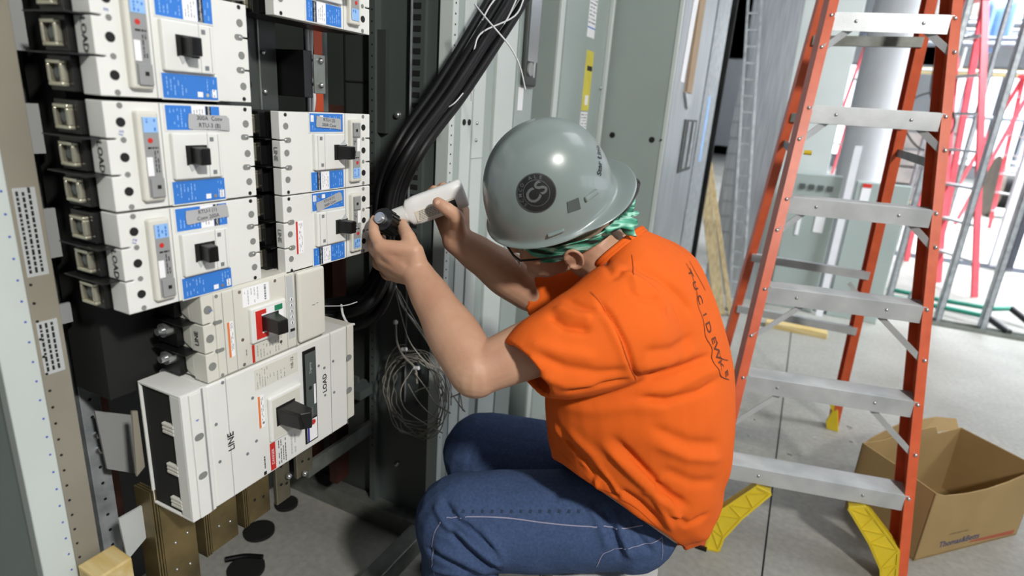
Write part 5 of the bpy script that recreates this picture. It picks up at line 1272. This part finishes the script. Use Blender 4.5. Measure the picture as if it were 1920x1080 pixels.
folds(shirt, [
    ([(1120, 470), (1150, 520), (1180, 500)], -0.004, .010),
    ([(1190, 500), (1235, 520), (1275, 555), (1300, 590)], -0.006, .012), ([(1185, 515), (1225, 545), (1250, 590)], 0.005, .011),
    ([(1120, 560), (1150, 600), (1175, 650), (1190, 700), (1200, 712)], -0.007, .006), ([(1108, 565), (1140, 605), (1162, 650), (1180, 705)], 0.003, .010),
    ([(1030, 590), (1060, 612), (1110, 620)], -0.007, .009), ([(1040, 575), (1075, 592), (1110, 596)], 0.005, .010), ([(1060, 560), (1100, 580), (1140, 585)], -0.004, .008),
    ([(1175, 540), (1200, 560), (1245, 565)], -0.004, .008), ([(1160, 505), (1185, 520), (1195, 545)], 0.005, .009),
    ([(1200, 708), (1250, 700), (1300, 680), (1335, 668)], -0.007, .010), ([(1195, 690), (1250, 680), (1310, 655)], 0.006, .014), ([(1190, 732), (1260, 730), (1320, 700), (1360, 690)], 0.005, .014),
    ([(1195, 745), (1250, 752), (1310, 735), (1345, 715)], -0.006, .009), ([(1205, 660), (1260, 655), (1300, 630)], -0.004, .011),
    ([(1000, 660), (1060, 690), (1120, 700), (1180, 695)], -0.005, .011), ([(985, 640), (1050, 660), (1120, 672)], 0.004, .014), ([(1000, 700), (1060, 722), (1130, 722)], 0.004, .012), ([(1060, 735), (1110, 726), (1180, 712)], -0.006, .008),
    ([(1045, 760), (1110, 770), (1190, 760), (1260, 770)], 0.004, .018), ([(1060, 800), (1110, 850), (1150, 905), (1165, 930)], 0.006, .013), ([(1050, 815), (1095, 862), (1120, 905)], -0.006, .010),
    ([(1220, 800), (1290, 830), (1350, 835)], -0.005, .013), ([(1225, 830), (1290, 858), (1355, 862)], 0.005, .013), ([(1240, 880), (1300, 905), (1345, 905)], -0.005, .013),
    ([(1130, 830), (1180, 880), (1230, 930), (1270, 960)], 0.009, .012), ([(1150, 820), (1205, 880), (1255, 930), (1290, 950)], -0.009, .010), ([(1120, 860), (1160, 915), (1200, 945), (1240, 985)], -0.008, .009),
    ([(1205, 925), (1235, 905), (1262, 960), (1280, 975)], 0.007, .008), ([(1090, 862), (1118, 900), (1128, 935)], 0.008, .007), ([(1108, 870), (1140, 905), (1160, 935)], -0.008, .006),
    ([(1260, 965), (1290, 985), (1330, 965)], -0.006, .009), ([(1170, 860), (1215, 905), (1245, 960), (1262, 1000)], 0.006, .009), ([(1040, 790), (1060, 830), (1085, 855)], 0.006, .010)])
# uneven hem and small random creases
co = co_array(shirt); nm = nrm_array(shirt)
for i in range(len(co)):
    v = V(co[i]); f = noise.noise(v * 14) * 0.0022 + noise.noise(V((v.x * 40, v.y * 40, v.z * 9))) * 0.0006
    if v.z < 0.80: f += max(0, (0.80 - v.z)) * 0.05 * noise.noise(V((v.x * 22 + v.z * 12, v.y * 14, v.z * 5)))
    co[i] += nm[i] * f
set_co(shirt, co)
shirt_o = mesh_obj('t_shirt', shirt, M_shirt, person); bvs = bvh_of(shirt)
ribbon('sleeve_seam', [(1108, 548), (1138, 590), (1160, 632), (1178, 680), (1192, 712)], 0.0022, M_seam, shirt_o, bvs)
ribbon('cuff_stitch', [(957, 634), (975, 668), (1000, 705), (1028, 738), (1040, 748)], 0.0014, M_seam, shirt_o, bvs)
ribbon('shoulder_seam', [(1185, 478), (1187, 500), (1188, 515)], 0.0016, M_seam, shirt_o, bvs)
ribbon('hem_stitch', [(1050, 845), (1085, 880), (1118, 915), (1150, 925), (1190, 950), (1230, 985), (1262, 1008)], 0.0014, M_seam, shirt_o, bvs)
TCc, TT, TW = tsecs(1.0)[-1]
TTn = TT.normalized()
cr = [TCc + TT * 1.0 * math.cos(R(12 * k)) + TW * 1.0 * math.sin(R(12 * k)) for k in range(31)]
for q_ in (0.0, 0.0065): MB().tube([p_ + (TW.cross(TTn)).normalized() * (q_ if (TW.cross(TTn)).z > 0 else -q_) for p_ in cr], 0.0058, 10, cap=False).build('collar', M_shirt, shirt_o)
# print across the back (outline and letters)
for ln in ([(1286, 494), (1298, 520), (1306, 548), (1308, 572), (1318, 600), (1322, 630), (1334, 652), (1334, 672), (1345, 690), (1352, 706), (1366, 712)],
           [(1292, 490), (1304, 512), (1322, 545)], [(1348, 658), (1352, 672), (1364, 676)]):
    ribbon('print_outline', ln, 0.0020, M_print, shirt_o, bvs)
for (x, y, t, sz) in ((1294, 512, 'T', .032), (1303, 536, 'U', .028), (1312, 562, 'C', .030), (1321, 590, 'I', .028), (1328, 614, 'D', .034), (1338, 638, 'E', .030), (1344, 660, 'W', .036), (1352, 684, 'K', .032), (1362, 700, 'E', .030)):
    h = on_surface(bvs, x, y)
    if h[0] is not None: wrap_text('print_letter', t, sz, M_print, shirt_o, bvs, h, (CM @ V((0.25, -1, 0))), bold=0.0004)

# ---- jeans
b = MB()
limb(b, [Lhip, Lhip.lerp(Lkn, .5), Lkn], [0.112, 0.114, 0.114], 26); limb(b, [Lkn, Lkn.lerp(Lan, .3), Lkn.lerp(Lan, .93)], [0.112, 0.094, 0.078], 26)
limb(b, [Rhip, Rhip.lerp(Rkn, .5), Rkn], [0.118, 0.118, 0.116], 26); limb(b, [Rkn, Rkn.lerp(Ran, .3), Rkn.lerp(Ran, .93)], [0.112, 0.095, 0.078], 26)
limb(b, [Lhip, Rhip], [0.12, 0.12], 26); limb(b, [(Lhip + Rhip) / 2 + V((0.0, 0, 0)), (Lhip + Rhip) / 2 + V((0, 0, 0.14))], [0.13, 0.14])
jeans = fuse(b, 0.0048, 7, 0.5)
folds(jeans, [
    ([(815, 945), (835, 980), (850, 995)], 0.008, .010), ([(830, 935), (855, 975), (880, 1000)], -0.010, .009), ([(850, 985), (880, 1015), (920, 1045), (945, 1062)], 0.010, .010),
    ([(845, 1000), (872, 1032), (905, 1058), (935, 1075)], -0.012, .008), ([(815, 1025), (850, 1040), (890, 1060), (920, 1078)], 0.008, .010), ([(862, 980), (895, 1005), (930, 1035)], -0.008, .008),
    ([(800, 1030), (840, 1055), (880, 1072)], -0.009, .009), ([(805, 1062), (840, 1072), (880, 1078)], 0.006, .008),
    ([(1150, 955), (1165, 1000), (1185, 1050)], 0.007, .010), ([(1130, 950), (1150, 1000), (1165, 1050)], -0.007, .008), ([(1100, 940), (1125, 985), (1140, 1030)], 0.005, .010),
    ([(1180, 960), (1200, 1010), (1225, 1040)], -0.006, .009), ([(900, 985), (935, 1030), (950, 1060)], 0.004, .010)])
co = co_array(jeans); nm = nrm_array(jeans)
for i in range(len(co)):
    v = V(co[i]); co[i] += nm[i] * (noise.noise(v * 13) * 0.0035 + noise.noise(v * 30) * 0.0012)
set_co(jeans, co)
jeans_o = mesh_obj('jeans', jeans, M_denim, person); bvj = bvh_of(jeans)
ribbon('side_seam', [(815, 1078), (812, 1040), (815, 1000), (825, 982), (845, 972), (900, 969), (960, 972), (1020, 980), (1080, 986), (1140, 988), (1170, 991), (1205, 985)], 0.0026, M_stitch, jeans_o, bvj)
ribbon('pocket_stitch', [(1118, 1062), (1128, 1042), (1140, 1034), (1180, 1028), (1215, 1018), (1240, 1008)], 0.0018, M_stitch, jeans_o, bvj)
ribbon('pocket_stitch', [(1240, 1006), (1242, 1030), (1240, 1050)], 0.0014, M_stitch, jeans_o, bvj)
for k in range(14):  # row of short dark patches along the puckered side seam
    x = 850 + k * 18
    ribbon('seam_pucker', [(x, 962), (x + 2, 956)], 0.006, mat('denim_pucker_dark', '#27364f', 0.9) if k == 0 else bpy.data.materials['denim_pucker_dark'], jeans_o, bvj)

# boots
for an in (Lan, Ran):
    b = MB(); a = V((an.x, an.y, 0))
    mb_ell(b, a + V((-0.07, 0, 0.05)), (V((0.13, 0, 0)), V((0, 0.05, 0)), V((0, 0, 0.05)))); b.cyl(a + V((0.01, 0, 0.03)), a + V((0.005, 0, 0.17)), 0.055, 18, 0.06); b.box(a + V((-0.19, -0.042, 0.0)), a + V((0.06, 0.042, 0.03)))
    me = fuse(b, 0.005, 4); mesh_obj('boot', me, M_boot, person)

# ---- hard hat (worn back to front: the brim points over the neck)
hat = MB(); nn, mm = 64, 22
def hat_pt(th, t, off=0.0):
    """th angle from face direction, t: 0 top .. 1 rim"""
    a_, b_, h_ = 0.126, 0.108, 0.164
    ph = t * math.pi / 2; e = 0.92
    r_ = math.sin(ph) ** e; z = math.cos(ph) ** 0.86 if t < 1 else 0
    x, y = a_ * r_ * math.cos(th), b_ * r_ * math.sin(th)
    zz = h_ * z
    rid = math.exp(-(y / 0.017) ** 2) * 0.0055 * max(0, 1 - t * 1.15)
    for yy in (-0.042, 0.042): rid += math.exp(-((y - yy) / 0.008) ** 2) * 0.0018 * max(0, 1 - t * 1.2)
    return x, y, zz + rid
vs, fs = [], []
for i in range(mm + 1):
    for k in range(nn): vs.append(HH(*hat_pt(2 * math.pi * k / nn, max(i / mm, 0.004))))
for (ext, drop) in ((0.35, 0.002), (1.0, 0.006), (1.04, 0.010)):
    for k in range(nn):
        th = 2 * math.pi * k / nn; x, y, z = hat_pt(th, 1.0); c_ = -math.cos(th)
        br = 0.008 + (0.035 * max(0, (c_ - 0.15) / 0.85) ** 0.7 if c_ > 0.15 else 0); d = V((math.cos(th), math.sin(th)))
        dn = drop * 0.6 - (0.006 * ext * max(0, c_) ** 2) + 0.003 * ext
        vs.append(HH(x + d.x * br * ext, y + d.y * br * ext * (1.0 if c_ > 0.1 else 1), z - dn))
rows_ = mm + 1 + 3
fs = [(i * nn + k, (i + 1) * nn + k, (i + 1) * nn + (k + 1) % nn, i * nn + (k + 1) % nn) for i in range(rows_ - 1) for k in range(nn)] + [tuple(range(nn))]
hat.add(vs, fs, True); hat_o = hat.build('hard_hat', M_hat, person)
so = hat_o.modifiers.new('thick', 'SOLIDIFY'); so.thickness = 0.003; so.offset = -1
sb_ = hat_o.modifiers.new('sub', 'SUBSURF'); sb_.levels = 1; sb_.render_levels = 1
bvhat = bvh_of(hat_o.data)
def outn(h, q=None):
    p, n = h
    if p is None: r_ = bvhat.find_nearest(P(*q, 1.1)); p, n = r_[0], r_[1]
    return (p, n if n.dot(EYE - p) > 0 else -n)
class BVO:
    """wrapper that always gives normals facing out of the hat"""
    def find_nearest(s, q):
        h = bvhat.find_nearest(q); n = h[1]
        if n.dot(h[0] - HC) < 0: n = -n
        return (h[0], n)
bvo = BVO()
# round black sticker with ring and letters
p, n = outn(on_surface(bvhat, 1006, 362), (1006, 362))
t1 = (Fh * -1 + Uh * 0.1); t1 = (t1 - n * t1.dot(n)).normalized(); t2 = n.cross(t1)
def hat_disc(name, r0, r1, m, lift, parent, sx=1.0, nr=6, ns=40):
    vs = []; 
    for i in range(nr + 1):
        r_ = r0 + (r1 - r0) * i / nr
        for k in range(ns):
            a = 2 * math.pi * k / ns; h = bvo.find_nearest(p + t1 * r_ * math.cos(a) + t2 * r_ * math.sin(a)); vs.append(h[0] + h[1] * lift)
    fs = [(i * ns + k, (i + 1) * ns + k, (i + 1) * ns + (k + 1) % ns, i * ns + (k + 1) % ns) for i in range(nr) for k in range(ns)]
    me = bpy.data.meshes.new(name); me.from_pydata([tuple(v) for v in vs], [], fs); me.update(); return mesh_obj(name, me, m, parent)
M_stk = mat('sticker_black', '#1b1c1d', 0.45); M_stg = mat('sticker_grey', '#5c605f', 0.5)
stk = hat_disc('round_sticker', 0.0005, 0.0345, M_stk, 0.0016, hat_o)
hat_disc('sticker_ring', 0.0222, 0.0230, M_stg, 0.0021, hat_o, nr=1); hat_disc('sticker_ring', 0.0330, 0.0337, M_stg, 0.0021, hat_o, nr=1)
wrap_text('sticker_lettering', 'CS', 0.034, M_stg, hat_o, bvo, (p, n), t1 * 0.9 + t2 * 0.42, 0.0021, 0.0006)
word = 'SCMCO ALE'
for i, ch in enumerate(word):
    if ch == ' ': continue
    a = R(205 - i * 19); q = p + t1 * math.cos(a) * 0.0278 + t2 * math.sin(a) * 0.0278; h = bvo.find_nearest(q)
    wrap_text('sticker_lettering', ch, 0.0085, M_stg, hat_o, bvo, (h[0], h[1]), t1 * math.sin(a) - t2 * math.cos(a), 0.0021, 0.0001)
h = outn(on_surface(bvhat, 1124, 300), (1124, 300)); wrap_text('hat_lettering', 'Star Line', 0.0165, M_ink, hat_o, bvo, h, CM @ V((0.28, 1, 0)), 0.0016)
# thin red pen line and the accessory slots on the shell
for (x, y, dx, nm_) in ((1108, 366, 0, 'accessory_slot'), (1042, 436, 0, 'accessory_slot')):
    h = outn(on_surface(bvhat, x, y), (x, y)); fx = (Fh - h[1] * Fh.dot(h[1])).normalized(); yy = h[1].cross(fx)
    bb = MB(); bb.beam(h[0] - fx * 0.016, h[0] + fx * 0.016, 0.010 if y < 400 else .006, 0.010, yy); bb.build(nm_, M_hat, hat_o, bevel=0.003)
h = outn(on_surface(bvhat, 1076, 385), (1076, 385)); fx = (Fh - h[1] * Fh.dot(h[1])).normalized(); yy = h[1].cross(fx)
bb = MB(); bb.prism([h[0] + fx * a + yy * c + h[1] * 0.0005 for a, c in ((-0.012, -0.010), (0.010, -0.012), (0.014, 0.008), (-0.010, 0.012))], h[1] * 0.0006); bb.build('grey_decal', M_dpaint, hat_o)
# suspension at the back and the bandana
bb = MB()
sp = [P(1150, 400, 1.10), P(1168, 388, 1.11), P(1185, 362, 1.14), P(1190, 346, 1.16)]
bb.tube(spline(sp, 6), 0.011, 12); ball(bb, P(1190, 345, 1.16), 0.0115); ball(bb, P(1150, 400, 1.10), 0.0115); bb.tube([P(1150, 400, 1.10), P(1140, 380, 1.10)], 0.010, 12)
bb.build('suspension_strap', M_black, hat_o, bevel=0.001)
bb = MB(); ns = 48; vs = []
prof = [(0.0, 0.012), (-0.006, 0.004), (-0.012, 0.0045), (-0.019, 0.0015), (-0.026, 0.0035), (-0.033, 0.001), (-0.040, 0.002), (-0.045, -0.004)]
for i, (u, o_) in enumerate(prof):
    for k in range(ns):
        th = 2 * math.pi * k / ns; c_, s_ = math.cos(th), math.sin(th); w_ = 0.0014 * math.sin(3 * th + i * 1.7)
        dr = 0.012 * max(0, -c_) - 0.012 * max(0, c_) * 0
        sc_ = 1.0 if u > -0.03 else 0.97
        vs.append(H((0.099 * sc_ + o_ + w_) * c_ - 0.008, (0.080 * sc_ + o_ + w_) * s_, u * (1.0 + 0.25 * math.sin(th * 2)) - 0.004 - (0.018 * max(0, -c_) if True else 0)))
bb.add(vs, [(i * ns + k, (i + 1) * ns + k, (i + 1) * ns + (k + 1) % ns, i * ns + (k + 1) % ns) for i in range(len(prof) - 1) for k in range(ns)], True)
bd = bb.build('bandana', M_band, person); so = bd.modifiers.new('t', 'SOLIDIFY'); so.thickness = 0.002
bb = MB(); kc = P(1172, 414, 1.13)
ball(bb, kc, 0.014); limb(bb, [kc, P(1178, 430, 1.12), P(1192, 443, 1.12)], [0.010, 0.012, 0.003]); limb(bb, [kc, P(1184, 388, 1.14), P(1188, 362, 1.15)], [0.008, 0.006, 0.005]); limb(bb, [P(1172, 405, 1.135), P(1193, 400, 1.15)], [0.007, 0.006])
limb(bb, [kc, kc + camdir(0.6, -0.2, 0.4) * 0.018], [0.010, 0.009]); limb(bb, [kc, P(1140, 432, 1.10)], [0.009, 0.008])
me = fuse(bb, 0.0025, 2); mesh_obj('bandana_knot', me, M_band, bd)

# ------------------------------------------------------------------ bottle and cable connector in the hands
A0, A1 = P(767, 399, 1.20), P(872, 360, 1.20); ax = (A1 - A0).normalized(); nb = (EYE - A0); nb = (nb - ax * nb.dot(ax)).normalized(); nb = (nb + CM @ V((0, -0.15, 0))); nb = (nb - ax * nb.dot(ax)).normalized(); sd = ax.cross(nb)
bt = empty('bottle', tuple(A0), 'flat white plastic bottle held in the right hand above the connector', 'bottle')
b = MB(); L_b = (A1 - A0).length; secs = []
for t, w_, th_ in ((-0.012, .010, .010), (-0.010, .011, .011), (-0.004, .020, .014), (0.002, .0275, .0165), (0.02, .0295, .0175), (0.09, .0295, .0175), (L_b - .006, .0295, .0175), (L_b - .001, .0265, .0145), (L_b, .021, .010)):
    secs.append((ax * t, sd * w_, nb * th_))
def loft_raw(b, secs, n=36, ex=3.2):
    vs = []
    for c, T, W in secs:
        for k in range(n):
            a = 2 * math.pi * k / n; ca, sa = math.cos(a), math.sin(a); vs.append(c + T * math.copysign(abs(ca) ** (2 / ex), ca) + W * math.copysign(abs(sa) ** (2 / ex), sa))
    m = len(secs); b.add(vs, [(i * n + k, i * n + (k + 1) % n, (i + 1) * n + (k + 1) % n, (i + 1) * n + k) for i in range(m - 1) for k in range(n)] + [tuple(reversed(range(n))), tuple(range((m - 1) * n, m * n))], True)
loft_raw(b, secs); bo = b.build('bottle_body', mat('white_bottle_plastic', '#dcdcda', 0.35, sss=0.1), bt)
for p_ in bo.data.polygons:
    if len(p_.vertices) > 4: p_.use_smooth = False
MB().cyl(ax * -0.030, ax * -0.006, 0.0185, 24).build('bottle_neck', mat('neck_plastic', '#c9cac6', 0.3), bt)
MB().tube([ax * -0.040, ax * -0.030], [0.008, 0.015], 20).build('bottle_nozzle', bpy.data.materials['neck_plastic'], bt)
def face_rect(a0, a1, s0, s1, lift): 
    return [ax * a0 + sd * s0 + nb * lift, ax * a1 + sd * s0 + nb * lift, ax * a1 + sd * s1 + nb * lift, ax * a0 + sd * s1 + nb * lift]
up_s = 1 if sd.dot(CM @ V((0, 1, 0))) > 0 else -1
M_lab = mat('bottle_label', '#c9bfae', 0.5)
MB().prism(face_rect(0.012, 0.098, -0.021 * up_s, 0.000 * up_s, 0.0172), nb * 0.0005).build('bottle_label', M_lab, bt)
b = MB(); rr2 = random.Random(4)
for k in range(6):
    s0 = (-0.019 + k * 0.0031) * up_s; a = 0.016 + 0.001 * k
    while a < 0.06:
        l = rr2.uniform(.002, .006); b.prism(face_rect(a, a + l, s0, s0 + .0016 * up_s, 0.0178), nb * 0.0002); a += l + .0013
b.build('label_markings', M_inkg, bt)
MB().prism(face_rect(0.074, 0.098, -0.020 * up_s, -0.004 * up_s, 0.0178), nb * 0.0003).build('label_logo', M_ink, bt)
cn = empty('cable_connector', tuple(P(722, 414, 1.165)), 'black ribbed cable connector with a silver end held in the left hand', 'connector')
cax = (P(742, 424, 1.20) - P(712, 407, 1.14)).normalized()
b = MB().cyl(-cax * 0.012, cax * 0.035, 0.0225, 28)
for k in range(16):
    a = 2 * math.pi * k / 16; o1 = cax.orthogonal().normalized(); o2 = cax.cross(o1); r_ = o1 * math.cos(a) + o2 * math.sin(a); b.beam(r_ * 0.023 - cax * 0.008, r_ * 0.023 + cax * 0.03, 0.003, 0.003, r_)
b.build('connector_body', M_black, cn)
MB().cyl(-cax * 0.022, -cax * 0.012, 0.0115, 24).cyl(-cax * 0.026, -cax * 0.022, 0.0085, 24).build('silver_end', M_bolt, cn)
MB().tube([cax * 0.03, cax * 0.07 + V((0, 0, -0.01)), cax * 0.10 + V((0, 0, -0.04))], 0.012, 14).build('cable_tail', M_cable, cn)

# ------------------------------------------------------------------ bucket used as a stool
M_bucket = mat('white_bucket_plastic', '#cfd0cd', 0.4)
bk = empty('bucket', (-0.26, 1.20, 0), 'white plastic bucket the person sits on', 'bucket')
MB().tube([(0, 0, 0.0), (0, 0, 0.38)], [0.118, 0.132], 40).build('bucket_wall', M_bucket, bk)
MB().cyl((0, 0, 0.38), (0, 0, 0.405), 0.142, 40).cyl((0, 0, 0.34), (0, 0, 0.35), 0.139, 40).cyl((0, 0, 0.31), (0, 0, 0.318), 0.137, 40).build('bucket_rim', M_bucket, bk)
hp = [V((0.0 + 0.142 * math.cos(a), 0.142 * math.sin(a), 0.34 - 0.16 * max(0, math.sin((a - R(180)) ))) ) for a in [R(180 + 10 * i) for i in range(19)]]
MB().tube(hp, 0.0025, 8).build('bucket_handle', M_bolt, bk)

# ------------------------------------------------------------------ small details belong to the part they sit on
NEST = {}
for par, kids in {
    'trip_unit': 'trip_plate rating_label rating_markings paper_tab dark_window window_mark trip_markings trip_button trip_label trip_paper trip_lettering test_port purple_stripe',
    'handle_bezel': 'handle handle_slot handle_rib slot_ramp bezel_seam bezel_plate handle_plate red_marking green_marking on_off_markings',
    'blue_label': 'label_markings label_panel panel_markings brand_strip brand_lettering', 'lug': 'lug_bore lug_screw', 'tape': 'handwriting',
    'warning_label': 'warning_stripe warning_markings warning_label_head', 'diagram_label': 'diagram_markings', 'setting_plate': 'dial_mark setting_dial',
    'danger_strip': 'danger_lettering', 'terminal_cover': 'cover_rib cover_rail cavity_shade', 'bottle_label': 'label_markings label_logo',
    'bottle_neck': 'bottle_nozzle', 'meter_housing': 'meter_window meter_dial meter_slot', 'yellow_label': 'yellow_label_print yellow_label_figure',
    'upper_label': 'label_rule', 'strip_label': 'strip_label_head strip_markings', 'vent_frame': 'vent_blade', 'front_wall': 'box_lettering box_small_lettering red_streak',
    'left_wall': 'box_print_frame box_code_lettering box_print_line', 'slotted_rail': 'rail_edge rail_slot', 'connector_body': 'silver_end',
    'bar': 'rivet drilled_hole', 'base': 'terminal_block phase_barrier', 'case': 'seam', 'uprights': ''}.items():
    for k in kids.split(): NEST.setdefault(k, []).append(par)
def base_name(o): return o.name.split('.')[0]
def mid(o):
    bb = [V(c) for c in o.bound_box]; return sum(bb, V((0, 0, 0))) / 8
for root in [o for o in bpy.data.objects if o.parent is None and o.type == 'EMPTY']:
    kids = list(root.children); by = {}
    for k in kids: by.setdefault(base_name(k), []).append(k)
    for k in kids:
        for pn in NEST.get(base_name(k), []):
            if pn in by:
                c = mid(k); best = min(by[pn], key=lambda q: (mid(q) - c).length)
                if best is not k: k.parent = best
                break
